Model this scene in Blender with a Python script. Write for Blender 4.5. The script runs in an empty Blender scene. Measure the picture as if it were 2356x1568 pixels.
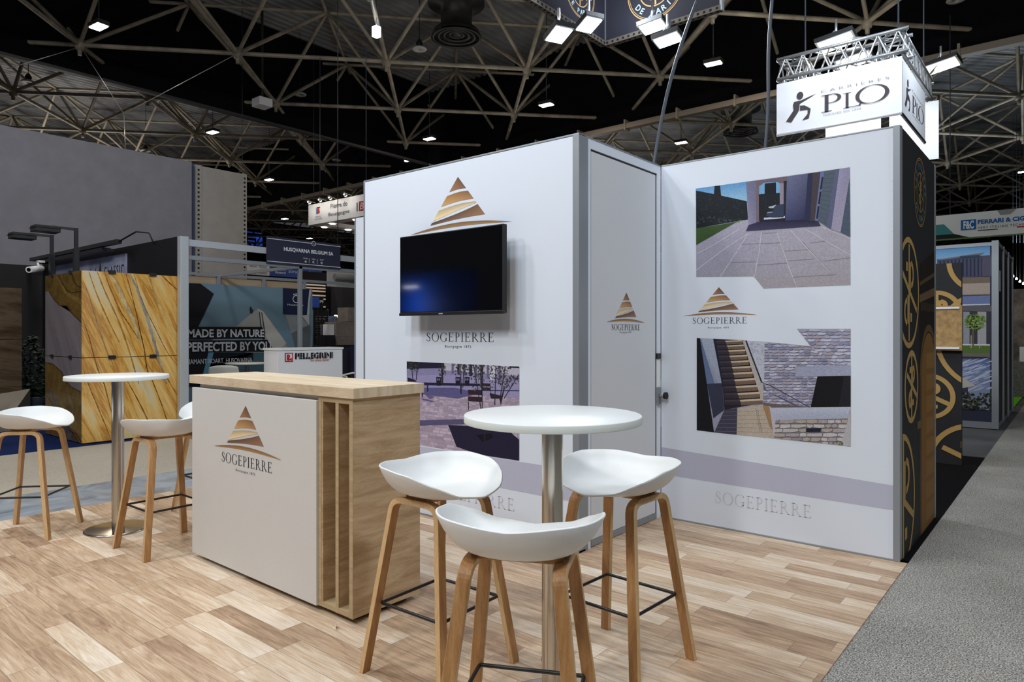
import bpy, bmesh, math, random
from mathutils import Vector, Matrix
random.seed(7)
PI = math.pi
sc = bpy.context.scene
col = sc.collection

# ------------------------------------------------------------------ camera, world, main lights, exposure
CAM_H = 1.35
YAW = math.radians(39.6)
cam_d = bpy.data.cameras.new('camera')
cam = bpy.data.objects.new('camera', cam_d); col.objects.link(cam)
cam_d.sensor_width = 36.0
cam_d.lens = 24.0
cam_d.shift_y = -19.0 / 2356.0
cam_d.clip_end = 300
cam.location = (0, 0, CAM_H)
cam.rotation_euler = (PI / 2, 0, YAW)
sc.camera = cam
sc.view_settings.view_transform = 'Standard'
sc.view_settings.look = 'None'
sc.view_settings.gamma = 1.0
sc.view_settings.use_curve_mapping = False
sc.view_settings.exposure = -0.47
sc.cycles.use_denoising = True
sc.cycles.max_bounces = 6
sc.cycles.sample_clamp_indirect = 6.0

world = bpy.data.worlds.new('world'); sc.world = world
world.use_nodes = True
world.node_tree.nodes['Background'].inputs[0].default_value = (0.80, 0.86, 1.0, 1)
world.node_tree.nodes['Background'].inputs[1].default_value = 0.075

def area_light(name, loc, target, power, color, size, size_y=None, spread=180):
    d = bpy.data.lights.new(name, 'AREA')
    d.energy = power; d.color = color; d.size = size
    if size_y: d.shape = 'RECTANGLE'; d.size_y = size_y
    d.spread = math.radians(spread)
    o = bpy.data.objects.new(name, d); col.objects.link(o)
    o.location = loc
    v = Vector(target) - Vector(loc)
    o.rotation_euler = v.to_track_quat('-Z', 'Y').to_euler()
    return o
COOL = (0.80, 0.90, 1.0); NEUT = (1.0, 0.95, 0.88); WARM = (1.0, 0.84, 0.66)
# stand floodlights hung above the booth (out of the frame, over the visitors)
area_light('flood_a', (-3.3, 1.7, 5.4), (-3.3, 3.2, 1.2), 52, COOL, 0.28)
area_light('flood_b', (-4.7, 1.6, 5.4), (-3.6, 3.0, 0.8), 46, COOL, 0.28)
area_light('flood_c', (-2.9, -0.6, 5.6), (-1.6, 2.6, 0.6), 76, COOL, 0.30)
area_light('flood_d', (-5.6, 0.4, 5.6), (-4.6, 1.9, 0.4), 70, NEUT, 0.30)
area_light('flood_e', (-0.9, 1.8, 5.6), (-1.5, 3.6, 1.0), 26, NEUT, 0.30)
# the hall's own rows of high-bay lamps behind the photographer, with added fill lights among them
area_light('high_bay_a', (1.5, -4.0, 8.6), (-1.5, 1.5, 0.3), 330, NEUT, 0.8)
area_light('high_bay_b', (-7.0, -5.0, 8.6), (-5.0, 2.0, 0.3), 330, NEUT, 0.8)
area_light('door_side_fill', (4.2, 3.6, 7.6), (-2.4, 3.0, 0.8), 380, COOL, 0.9)  # added fill from the right side, brightening the door wall
area_light('high_bay_d', (-1.5, -5.0, 7.6), (-3.2, 3.0, 0.8), 260, COOL, 0.9)
area_light('left_stand_fill_a', (-10.0, 4.0, 8.6), (-10.5, 5.5, 0), 250, NEUT, 0.8)  # added fill that lifts the stands on the left
area_light('left_stand_fill_b', (-11.0, -2.0, 8.6), (-13.5, 2.0, 0), 160, NEUT, 0.8)  # added fill for the tall grey wall and the stands before it
# added upward fills brightening the roof, standing in for light from the stands
area_light('roof_fill_a', (-14, 14, 4.2), (-14, 14.1, 12), 150, NEUT, 3.0)
area_light('roof_fill_b', (-4, 15, 5.4), (-4, 15.1, 12), 150, NEUT, 3.0)
area_light('roof_fill_c', (-20, 28, 4.2), (-20, 28.1, 12), 420, NEUT, 4.0)
area_light('roof_fill_d', (-3, 30, 4.5), (-3, 30.1, 12), 420, COOL, 4.0)
area_light('roof_fill_e', (-32, 10, 4.5), (-32, 10.1, 12), 500, NEUT, 4.0)

# ------------------------------------------------------------------ picture measurements -> places in the hall
F = 1571.0; CX = 1178.0; HY = 765.0
RX, RY = math.cos(YAW), math.sin(YAW)
FX, FY = -math.sin(YAW), math.cos(YAW)
def ground(px, py, z=0.0):
    d = (CAM_H - z) * F / (py - HY); l = (px - CX) / F * d
    return Vector((l * RX + d * FX, l * RY + d * FY, z))
def deep(px, py, d):
    l = (px - CX) / F * d
    return Vector((l * RX + d * FX, l * RY + d * FY, CAM_H + (HY - py) / F * d))
def on_y(px, py, Y):
    l = (px - CX) / F; d = Y / (l * RY + FY)
    return d * (l * RX + FX), CAM_H + (HY - py) / F * d          # (u = X, z)
def on_x(px, py, X):
    l = (px - CX) / F; d = X / (l * RX + FX)
    return d * (l * RY + FY), CAM_H + (HY - py) / F * d          # (u = Y, z)

class Plane:
    """a vertical surface: axis 'Y' faces -Y (u = X), axis 'X' faces +X (u = Y)"""
    def __init__(s, axis, val): s.axis = axis; s.val = val
    def uz(s, px, py): return on_y(px, py, s.val) if s.axis == 'Y' else on_x(px, py, s.val)
    def p(s, u, z, off=0.0):
        return Vector((u, s.val - off, z)) if s.axis == 'Y' else Vector((s.val + off, u, z))

# ------------------------------------------------------------------ materials
def lin(c):
    out = []
    for v in c[:3]:
        v = v / 255.0
        out.append(v / 12.92 if v <= 0.04045 else ((v + 0.055) / 1.055) ** 2.4)
    return tuple(out) + (1.0,)
class NT:
    def __init__(s, m): s.t = m.node_tree; s.n = s.t.nodes; s.bsdf = s.n['Principled BSDF']
    def add(s, typ, **kw):
        n = s.n.new(typ)
        for k, v in kw.items(): setattr(n, k, v)
        return n
    def link(s, a, b): s.t.links.new(a, b)
    def math(s, op, a, b=None, c=None):
        n = s.n.new('ShaderNodeMath'); n.operation = op
        for i, v in enumerate((a, b, c)):
            if v is None: continue
            if isinstance(v, (int, float)): n.inputs[i].default_value = v
            else: s.link(v, n.inputs[i])
        return n.outputs[0]
    def ramp(s, fac, stops):
        n = s.n.new('ShaderNodeValToRGB'); e = n.color_ramp.elements
        while len(e) < len(stops): e.new(0.5)
        for i, (p, c) in enumerate(stops): e[i].position = p; e[i].color = lin(c)
        s.link(fac, n.inputs[0]); return n.outputs[0]
    def mix(s, fac, a, b, mode='MIX'):
        n = s.n.new('ShaderNodeMix'); n.data_type = 'RGBA'; n.blend_type = mode
        for idx, v in ((0, fac), (6, a), (7, b)):
            if isinstance(v, (int, float)): n.inputs[idx].default_value = v
            elif isinstance(v, tuple): n.inputs[idx].default_value = v
            else: s.link(v, n.inputs[idx])
        return n.outputs[2]
    def noise(s, vec, scale, detail=3, rough=0.5, dist=0.0):
        n = s.n.new('ShaderNodeTexNoise'); n.inputs['Scale'].default_value = scale
        n.inputs['Detail'].default_value = detail; n.inputs['Roughness'].default_value = rough
        n.inputs['Distortion'].default_value = dist
        if vec is not None: s.link(vec, n.inputs['Vector'])
        return n.outputs[0]
    def mapping(s, loc=(0, 0, 0), rot=(0, 0, 0), scale=(1, 1, 1), src='Object'):
        tc = s.n.new('ShaderNodeTexCoord'); m = s.n.new('ShaderNodeMapping')
        m.inputs['Location'].default_value = loc; m.inputs['Rotation'].default_value = rot; m.inputs['Scale'].default_value = scale
        s.link(tc.outputs[src], m.inputs[0]); return m.outputs[0]
    def bump(s, h, strength=0.2, dist=0.01):
        b = s.n.new('ShaderNodeBump'); b.inputs['Strength'].default_value = strength; b.inputs['Distance'].default_value = dist
        s.link(h, b.inputs['Height']); s.link(b.outputs[0], s.bsdf.inputs['Normal'])
def mat(name, c=(200, 200, 200), rough=0.5, metal=0.0, noise=None, bump=None, spec=0.5):
    m = bpy.data.materials.new(name); m.use_nodes = True
    b = m.node_tree.nodes['Principled BSDF']
    b.inputs['Base Color'].default_value = lin(c); b.inputs['Roughness'].default_value = rough
    b.inputs['Metallic'].default_value = metal; b.inputs['Specular IOR Level'].default_value = spec
    t = NT(m)
    if noise:
        sc_, amt = noise
        v = t.mapping()
        n = t.noise(v, sc_, 4, 0.6)
        k = t.ramp(n, [(0.3, (int(255 * (1 - amt)),) * 3), (0.7, (255,) * 3)])
        t.link(t.mix(1.0, lin(c), k, 'MULTIPLY'), t.bsdf.inputs['Base Color'])
    if bump:
        t.bump(t.noise(t.mapping(), bump[0], 3), bump[1], bump[2] if len(bump) > 2 else 0.005)
    return m
def emit(name, c, strength):
    m = bpy.data.materials.new(name); m.use_nodes = True
    b = m.node_tree.nodes['Principled BSDF']
    b.inputs['Base Color'].default_value = (0.8, 0.8, 0.8, 1)
    b.inputs['Emission Color'].default_value = lin(c); b.inputs['Emission Strength'].default_value = strength
    return m

M = {}
M['fabric'] = mat('white_fabric', (222, 229, 240), 0.85, noise=(900, 0.05), bump=(700, 0.12, 0.001), spec=0.2)
M['door'] = mat('door_fabric', (214, 216, 220), 0.85, noise=(900, 0.05), spec=0.2)
M['alu'] = mat('aluminium_profile', (146, 151, 157), 0.45, 0.35)
M['alu_light'] = mat('pale_aluminium', (188, 194, 200), 0.45, 0.35)
M['dark_gap'] = mat('dark_rubber', (60, 62, 64), 0.7)
M['white_plastic'] = mat('white_plastic', (228, 230, 230), 0.42, noise=(300, 0.02))
M['white_top'] = mat('white_laminate', (226, 228, 228), 0.38, noise=(120, 0.02))
M['edge_top'] = mat('white_edge_band', (216, 220, 214), 0.45)
M['black_metal'] = mat('black_powder_coat', (24, 24, 26), 0.4)
M['black'] = mat('matt_black', (17, 17, 19), 0.7)
M['black_gloss'] = mat('black_glass', (6, 6, 8), 0.06)
M['black_wall'] = mat('black_panel', (11, 11, 14), 0.6)
M['grey_fabric'] = mat('grey_backing_fabric', (140, 140, 150), 0.9, noise=(3, 0.06), bump=(6, 0.25, 0.02), spec=0.1)
M['grey_fabric2'] = mat('pale_backing_fabric', (170, 167, 164), 0.9, noise=(3, 0.05), spec=0.1)
M['rib'] = mat('white_counter_front', (216, 214, 211), 0.5, noise=(500, 0.04))
M['pipe'] = mat('cream_steel_pipe', (168, 156, 136), 0.5, 0.0, noise=(2, 0.3))
M['deck'] = mat('corrugated_deck', (160, 160, 162), 0.5, 0.0, noise=(0.4, 0.4))
M['curtain'] = mat('black_smoke_curtain', (12, 12, 17), 0.8, spec=0.1)
M['duct'] = mat('dark_duct', (70, 68, 66), 0.5, 0.3, noise=(3, 0.3))
M['steel'] = mat('grey_truss_alu', (190, 192, 195), 0.35, 0.7)
M['cable'] = mat('cable_rubber', (58, 64, 74), 0.5)
M['white'] = mat('white_paint', (225, 225, 228), 0.6)
M['banner'] = mat('white_banner_cloth', (236, 236, 240), 0.8, bump=(2.2, 0.35, 0.04))
M['navy'] = mat('navy_print', (36, 40, 62), 0.6)
M['blue'] = mat('blue_print', (44, 76, 160), 0.7)
M['beige'] = mat('beige_valance', (196, 172, 142), 0.8, noise=(2, 0.1))
M['grey_board'] = mat('grey_stone_board', (122, 112, 104), 0.7, noise=(8, 0.15))
M['lamp_white'] = emit('lamp_glow', (255, 244, 225), 30)
M['lamp_cool'] = emit('lamp_glow_cool', (235, 245, 255), 30)
M['lamp_soft'] = emit('tube_glow', (255, 240, 225), 14)
M['tan'] = mat('tan_sandstone', (186, 150, 98), 0.8, noise=(25, 0.25))
M['gold'] = mat('gold_print', (172, 138, 78), 0.5)
M['teal'] = mat('teal_print', (60, 128, 132), 0.7)
M['granite'] = mat('grey_granite', (132, 128, 122), 0.6, noise=(30, 0.5))
M['chair_plastic'] = mat('pale_chair_plastic', (205, 204, 196), 0.5)
M['leaf'] = mat('dark_leaf', (32, 50, 36), 0.6, noise=(8, 0.4))
M['pot'] = mat('grey_pot', (84, 92, 100), 0.6)
M['concrete'] = mat('hall_concrete', (98, 98, 100), 0.7, noise=(1.2, 0.3))
M['maroon'] = mat('maroon_ceiling', (96, 30, 30), 0.7)
M['dark_hall'] = mat('dark_hall_cladding', (26, 26, 30), 0.85, noise=(0.5, 0.3))

def steel_material():
    m = mat('brushed_steel', (196, 190, 180), 0.26, 1.0); t = NT(m)
    v = t.mapping(scale=(1, 1, 40))
    n = t.noise(v, 6, 3)
    t.link(t.math('MULTIPLY_ADD', n, 0.22, 0.2), t.bsdf.inputs['Roughness'])
    return m
M['stainless'] = mat('brushed_steel', (196, 190, 180), 0.24, 1.0)

def wood_material(name, dark, mid, light, scale=(1, 1, 1), rot=(0, 0, 0), rough=0.5, fine=60):
    """grain runs along local X of the mapping"""
    m = mat(name, mid, rough); t = NT(m)
    v = t.mapping(rot=rot, scale=scale)
    big = t.noise(v, 3.0, 6, 0.65, 0.6)
    v2 = t.mapping(rot=rot, scale=(scale[0] * 0.6, scale[1] * 3, scale[2] * 3))
    fi = t.noise(v2, fine, 3, 0.7)
    f = t.math('MULTIPLY_ADD', fi, 0.35, t.math('MULTIPLY', big, 0.72))
    t.link(t.ramp(f, [(0.34, dark), (0.52, mid), (0.70, light)]), t.bsdf.inputs['Base Color'])
    t.bump(fi, 0.08, 0.001)
    return m
M['oak'] = wood_material('sonoma_oak', (142, 114, 82), (180, 152, 116), (205, 182, 148), scale=(0.9, 0.9, 7), fine=40)
M['oak_top'] = wood_material('sonoma_oak_top', (186, 162, 128), (212, 192, 162), (228, 212, 188), scale=(0.8, 8, 1), fine=40)
M['oak_edge'] = wood_material('oak_edge_band', (158, 134, 98), (178, 156, 120), (192, 172, 138), scale=(1, 1, 10))
M['leg_wood'] = wood_material('bent_ash_face', (140, 98, 56), (170, 124, 76), (194, 150, 100), scale=(16, 16, 0.8), fine=26)
M['leg_edge'] = wood_material('ash_lamination_edge', (186, 148, 100), (206, 170, 122), (220, 188, 144), scale=(40, 40, 0.6), fine=20)

def plank_floor():
    m = mat('vinyl_planks', (190, 160, 128), 0.42); t = NT(m)
    tc = t.add('ShaderNodeTexCoord'); sp = t.add('ShaderNodeSeparateXYZ'); t.link(tc.outputs['Object'], sp.inputs[0])
    x, y = sp.outputs[0], sp.outputs[1]
    W = 0.1145
    r = t.math('DIVIDE', y, W); row = t.math('FLOOR', r); fr = t.math('SUBTRACT', r, row)
    def white(a, b):
        c = t.add('ShaderNodeCombineXYZ'); t.link(a, c.inputs[0])
        if b is not None: t.link(b, c.inputs[1])
        w = t.add('ShaderNodeTexWhiteNoise'); w.noise_dimensions = '2D'; t.link(c.outputs[0], w.inputs['Vector']); return w.outputs['Value']
    off = t.math('MULTIPLY', white(row, None), 7.0)
    L = 0.62
    c_ = t.math('DIVIDE', t.math('ADD', x, off), L); colm = t.math('FLOOR', c_); fc = t.math('SUBTRACT', c_, colm)
    rnd = white(row, t.math('ADD', colm, 13.0))
    rnd2 = white(t.math('ADD', row, 57.0), colm)
    # grain runs along X, shifted for each plank
    cv = t.add('ShaderNodeCombineXYZ')
    t.link(t.math('MULTIPLY_ADD', rnd, 31.0, t.math('MULTIPLY', x, 1.1)), cv.inputs[0])
    t.link(t.math('MULTIPLY', y, 11.0), cv.inputs[1]); t.link(t.math('MULTIPLY', rnd2, 9.0), cv.inputs[2])
    g = t.noise(cv.outputs[0], 2.2, 7, 0.68, 1.6)
    cv2 = t.add('ShaderNodeCombineXYZ')
    t.link(t.math('MULTIPLY_ADD', rnd, 31.0, t.math('MULTIPLY', x, 3.0)), cv2.inputs[0]); t.link(t.math('MULTIPLY', y, 95.0), cv2.inputs[1])
    g2 = t.noise(cv2.outputs[0], 2.0, 4, 0.65, 0.3)
    # long slow light / dark blocks inside a plank
    v = t.math('ADD', t.math('MULTIPLY', g, 0.56), t.math('MULTIPLY', g2, 0.34))
    v = t.math('ADD', v, t.math('MULTIPLY', rnd, 0.24))
    v = t.math('ADD', v, t.math('MULTIPLY', t.math('MULTIPLY', fc, t.math('SUBTRACT', rnd2, 0.35)), 0.16))
    c = t.ramp(v, [(0.32, (118, 90, 68)), (0.45, (164, 134, 107)), (0.56, (192, 164, 135)), (0.66, (212, 190, 164)), (0.80, (232, 218, 202))])
    e1 = t.math('MINIMUM', fr, t.math('SUBTRACT', 1.0, fr)); e1 = t.math('LESS_THAN', e1, 0.016)
    e2 = t.math('MINIMUM', fc, t.math('SUBTRACT', 1.0, fc)); e2 = t.math('LESS_THAN', e2, 0.0025)
    e = t.math('MULTIPLY', t.math('MAXIMUM', e1, e2), 0.5)
    c = t.mix(e, c, lin((104, 82, 62)))
    t.link(c, t.bsdf.inputs['Base Color'])
    t.link(t.math('MULTIPLY_ADD', g2, 0.25, 0.36), t.bsdf.inputs['Roughness'])
    return m
M['planks'] = plank_floor()

def carpet_material(name, dark, mid, light, scale=190, blot=0.12):
    m = mat(name, mid, 0.95, spec=0.1); t = NT(m)
    v = t.mapping()
    n = t.noise(v, scale, 2, 0.8); n2 = t.noise(v, 1.3, 4, 0.6)
    f = t.math('ADD', n, t.math('MULTIPLY', t.math('SUBTRACT', n2, 0.5), blot))
    t.link(t.ramp(f, [(0.36, dark), (0.5, mid), (0.64, light)]), t.bsdf.inputs['Base Color'])
    t.bump(n, 0.3, 0.004)
    return m
M['carpet'] = carpet_material('speckled_carpet', (70, 68, 66), (142, 139, 133), (204, 200, 192), scale=150)
M['carpet_left'] = carpet_material('beige_carpet', (140, 132, 120), (164, 157, 144), (184, 178, 166))
M['carpet_black'] = carpet_material('black_carpet', (8, 8, 9), (13, 13, 14), (20, 20, 21))
M['carpet_blue'] = carpet_material('blue_carpet', (12, 24, 56), (18, 34, 74), (26, 44, 90))
M['carpet_green'] = carpet_material('green_carpet', (78, 160, 30), (98, 190, 42), (120, 210, 60))
def tarp_material():
    m = mat('grey_protective_film', (130, 138, 146), 0.45); t = NT(m)
    v = t.mapping(scale=(1, 1, 1))
    n = t.noise(v, 2.2, 5, 0.6, 1.2)
    t.link(t.ramp(n, [(0.35, (104, 112, 122)), (0.5, (134, 143, 152)), (0.68, (160, 168, 176))]), t.bsdf.inputs['Base Color'])
    t.bump(n, 0.4, 0.02)
    return m
M['tarp'] = tarp_material()

def veined(name, ang, stops, stretch=0.22, sc_=1.4, axis='X', seed=0.0):
    """stone with long veins leaning by ang in the slab's own face"""
    m = mat(name, (200, 160, 80), 0.12); t = NT(m)
    tc = t.add('ShaderNodeTexCoord'); sp = t.add('ShaderNodeSeparateXYZ'); t.link(tc.outputs['Object'], sp.inputs[0])
    u = sp.outputs[1] if axis == 'X' else sp.outputs[0]; z = sp.outputs[2]
    ca, sa = math.cos(ang), math.sin(ang)
    along = t.math('ADD', t.math('MULTIPLY', u, ca), t.math('MULTIPLY', z, sa))
    across = t.math('SUBTRACT', t.math('MULTIPLY', z, ca), t.math('MULTIPLY', u, sa))
    c = t.add('ShaderNodeCombineXYZ')
    t.link(t.math('MULTIPLY', along, stretch), c.inputs[0]); t.link(t.math('ADD', across, seed), c.inputs[1])
    warp = t.noise(c.outputs[0], 2.2, 4, 0.5)
    c2 = t.add('ShaderNodeCombineXYZ')
    t.link(t.math('MULTIPLY', along, stretch), c2.inputs[0]); t.link(t.math('MULTIPLY_ADD', warp, 0.22, t.math('ADD', across, seed)), c2.inputs[1])
    n = t.noise(c2.outputs[0], sc_ * 2.4, 7, 0.66, 0.3)
    c3 = t.add('ShaderNodeCombineXYZ')
    t.link(t.math('MULTIPLY', along, 0.9), c3.inputs[0]); t.link(t.math('MULTIPLY', across, 26.0), c3.inputs[1])
    n2 = t.noise(c3.outputs[0], 3.0, 3, 0.7)
    f = t.math('ADD', t.math('MULTIPLY', n, 0.86), t.math('MULTIPLY', n2, 0.14))
    t.link(t.ramp(f, stops), t.bsdf.inputs['Base Color'])
    return m
YST = [(0.24, (150, 98, 40)), (0.35, (200, 138, 56)), (0.43, (222, 176, 92)), (0.475, (182, 124, 52)), (0.51, (214, 164, 84)), (0.58, (228, 194, 124)), (0.63, (204, 200, 172)), (0.68, (224, 180, 92)), (0.8, (206, 140, 46))]
M['stone_yellow'] = veined('golden_quartzite', math.radians(-66), YST, stretch=0.10, sc_=1.7)
M['stone_grey'] = veined('grey_brown_quartzite', math.radians(-52), [(0.28, (92, 86, 90)), (0.5, (118, 112, 118)), (0.72, (134, 128, 134))], axis='Y', sc_=1.6, stretch=0.15, seed=2.3)
M['stone_wood'] = veined('wood_vein_marble', math.radians(-8), [(0.3, (48, 38, 30)), (0.45, (78, 64, 50)), (0.55, (98, 84, 68)), (0.7, (66, 54, 42))], sc_=2.2)

def print_material(name='print_colours', rough=0.7, grain=(200, 0.04)):
    m = mat(name, (255, 255, 255), rough, spec=0.25); t = NT(m)
    a = t.add('ShaderNodeAttribute', attribute_name='Col')
    n = t.noise(t.mapping(), grain[0], 5, 0.7)
    k = t.ramp(n, [(0.3, (int(255 * (1 - grain[1])),) * 3), (0.7, (255, 255, 255))])
    t.link(t.mix(1.0, a.outputs['Color'], k, 'MULTIPLY'), t.bsdf.inputs['Base Color'])
    return m
M['print'] = print_material()
M['stone_vein'] = print_material('polished_stone_vein', 0.16, (9, 0.35))
M['photo'] = print_material('photo_print', 0.6, (110, 0.16))

# ------------------------------------------------------------------ mesh building helpers
def tag(o, label=None, cat=None, group=None, kind=None):
    if label: o['label'] = label
    if cat: o['category'] = cat
    if group: o['group'] = group
    if kind: o['kind'] = kind
    return o
def thing(name, label, cat, loc=(0, 0, 0), rz=0.0, group=None, kind=None):
    o = bpy.data.objects.new(name, None); col.objects.link(o)
    o.location = loc; o.rotation_euler = (0, 0, rz); o.empty_display_size = 0.1
    bpy.context.view_layer.update()
    return tag(o, label, cat, group, kind)

class MB:
    def __init__(s): s.v = []; s.f = []; s.m = []; s.c = []; s.smooth = []
    def face(s, pts, mi=0, colr=None, smooth=False):
        n = len(s.v); s.v += [Vector(p) for p in pts]; s.f.append(tuple(range(n, n + len(pts)))); s.m.append(mi); s.c.append(colr); s.smooth.append(smooth)
        return s
    def raw(s, verts, faces, mi=0, smooth=False, colr=None):
        n = len(s.v); s.v += [Vector(p) for p in verts]
        for f in faces: s.f.append(tuple(n + i for i in f)); s.m.append(mi); s.c.append(colr); s.smooth.append(smooth)
        return s
    def box(s, a, b, mi=0, mat4=None):
        x0, y0, z0 = a; x1, y1, z1 = b
        if x0 > x1: x0, x1 = x1, x0
        if y0 > y1: y0, y1 = y1, y0
        if z0 > z1: z0, z1 = z1, z0
        vs = [Vector(p) for p in ((x0, y0, z0), (x1, y0, z0), (x1, y1, z0), (x0, y1, z0), (x0, y0, z1), (x1, y0, z1), (x1, y1, z1), (x0, y1, z1))]
        if mat4 is not None: vs = [mat4 @ v for v in vs]
        return s.raw(vs, [(3, 2, 1, 0), (4, 5, 6, 7), (0, 1, 5, 4), (1, 2, 6, 5), (2, 3, 7, 6), (3, 0, 4, 7)], mi)
    def beam(s, p0, p1, w, h, mi=0, up=(0, 0, 1)):
        p0, p1 = Vector(p0), Vector(p1); d = (p1 - p0); L = d.length; d.normalize()
        u = Vector(up)
        if abs(d.dot(u)) > 0.99: u = Vector((1, 0, 0))
        a = d.cross(u).normalized(); b = a.cross(d).normalized()
        q = [p0 + a * (w / 2 * i) + b * (h / 2 * j) for i, j in ((-1, -1), (1, -1), (1, 1), (-1, 1))]
        r = [x + d * L for x in q]
        return s.raw(q + r, [(3, 2, 1, 0), (4, 5, 6, 7), (0, 1, 5, 4), (1, 2, 6, 5), (2, 3, 7, 6), (3, 0, 4, 7)], mi)
    def tube(s, p0, p1, r0, r1=None, seg=10, mi=0, caps=True):
        r1 = r0 if r1 is None else r1
        p0, p1 = Vector(p0), Vector(p1); d = (p1 - p0).normalized()
        u = Vector((0, 0, 1)) if abs(d.z) < 0.95 else Vector((1, 0, 0))
        a = d.cross(u).normalized(); b = d.cross(a)
        vs = []
        for p, r in ((p0, r0), (p1, r1)):
            for k in range(seg):
                t = 2 * PI * k / seg; vs.append(p + a * (math.cos(t) * r) + b * (math.sin(t) * r))
        s.raw(vs, [(k, k + seg, (k + 1) % seg + seg, (k + 1) % seg) for k in range(seg)], mi, True)
        if caps:
            s.face(vs[:seg], mi); s.face(list(reversed(vs[seg:])), mi)
        return s
    def path(s, pts, r, seg=8, mi=0, closed=False):
        pts = [Vector(p) for p in pts]; n = len(pts); rings = []; a = None
        for i, p in enumerate(pts):
            if closed: d = (pts[(i + 1) % n] - pts[i - 1]).normalized()
            else: d = (pts[min(i + 1, n - 1)] - pts[max(i - 1, 0)]).normalized()
            if a is None:
                u = Vector((0, 0, 1)) if abs(d.z) < 0.9 else Vector((1, 0, 0))
                a = d.cross(u).normalized()
            else: a = (a - d * a.dot(d)).normalized()
            b = d.cross(a)
            rings.append([p + a * (math.cos(2 * PI * k / seg) * r) + b * (math.sin(2 * PI * k / seg) * r) for k in range(seg)])
        vs = [q for rg in rings for q in rg]; fs = []
        m = n if closed else n - 1
        for i in range(m):
            j = (i + 1) % n
            for k in range(seg): fs.append((i * seg + k, i * seg + (k + 1) % seg, j * seg + (k + 1) % seg, j * seg + k))
        s.raw(vs, fs, mi, True)
        if not closed: s.face(list(reversed(rings[0])), mi); s.face(rings[-1], mi)
        return s
    def lathe(s, prof, seg=48, c=(0, 0, 0), mi=0, smooth=True):
        vs = []; fs = []
        n = len(prof)
        for r, z in prof:
            for k in range(seg):
                t = 2 * PI * k / seg; vs.append((c[0] + math.cos(t) * r, c[1] + math.sin(t) * r, c[2] + z))
        for i in range(n - 1):
            for k in range(seg): fs.append((i * seg + k, i * seg + (k + 1) % seg, (i + 1) * seg + (k + 1) % seg, (i + 1) * seg + k))
        s.raw(vs, fs, mi, smooth)
        return s
    def build(s, name, mats, parent=None, bevel=0.0, local=False, recalc=True):
        me = bpy.data.meshes.new(name)
        me.from_pydata([tuple(v) for v in s.v], [], s.f)
        if not isinstance(mats, (list, tuple)): mats = [mats]
        for m in mats: me.materials.append(m)
        for i, p in enumerate(me.polygons): p.material_index = s.m[i]; p.use_smooth = s.smooth[i]
        if any(c is not None for c in s.c):
            at = me.color_attributes.new('Col', 'FLOAT_COLOR', 'CORNER'); li = 0
            for i, f in enumerate(s.f):
                c = s.c[i] or (200, 200, 200)
                for k in range(len(f)):
                    cc = c[k] if isinstance(c[0], (tuple, list)) else c
                    at.data[li].color = lin(cc); li += 1
        elif recalc:
            bm = bmesh.new(); bm.from_mesh(me)
            bmesh.ops.remove_doubles(bm, verts=bm.verts, dist=1e-5)
            bmesh.ops.recalc_face_normals(bm, faces=bm.faces)
            bm.to_mesh(me); bm.free()
        o = bpy.data.objects.new(name, me); col.objects.link(o)
        if parent is not None:
            o.parent = parent
            if not local: o.matrix_parent_inverse = parent.matrix_world.inverted()
        if bevel:
            b = o.modifiers.new('bevel', 'BEVEL'); b.width = bevel; b.segments = 2; b.limit_method = 'ANGLE'
        return o

# printed artwork: coloured flat pieces lying on a vertical surface
def clip_poly(pts, clip):
    """Sutherland-Hodgman against a convex counter-clockwise polygon, 2-D"""
    out = list(pts)
    for i in range(len(clip)):
        a, b = clip[i], clip[(i + 1) % len(clip)]
        inp, out = out, []
        if not inp: return []
        def side(p): return (b[0] - a[0]) * (p[1] - a[1]) - (b[1] - a[1]) * (p[0] - a[0])
        for k in range(len(inp)):
            p, q = inp[k - 1], inp[k]; sp, sq = side(p), side(q)
            if (sp >= 0) != (sq >= 0):
                t = sp / (sp - sq); out.append((p[0] + (q[0] - p[0]) * t, p[1] + (q[1] - p[1]) * t))
            if sq >= 0: out.append(q)
    return out
def ccw(poly):
    ar = sum(poly[i - 1][0] * poly[i][1] - poly[i][0] * poly[i - 1][1] for i in range(len(poly)))
    return list(poly) if ar > 0 else list(reversed(poly))
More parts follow.
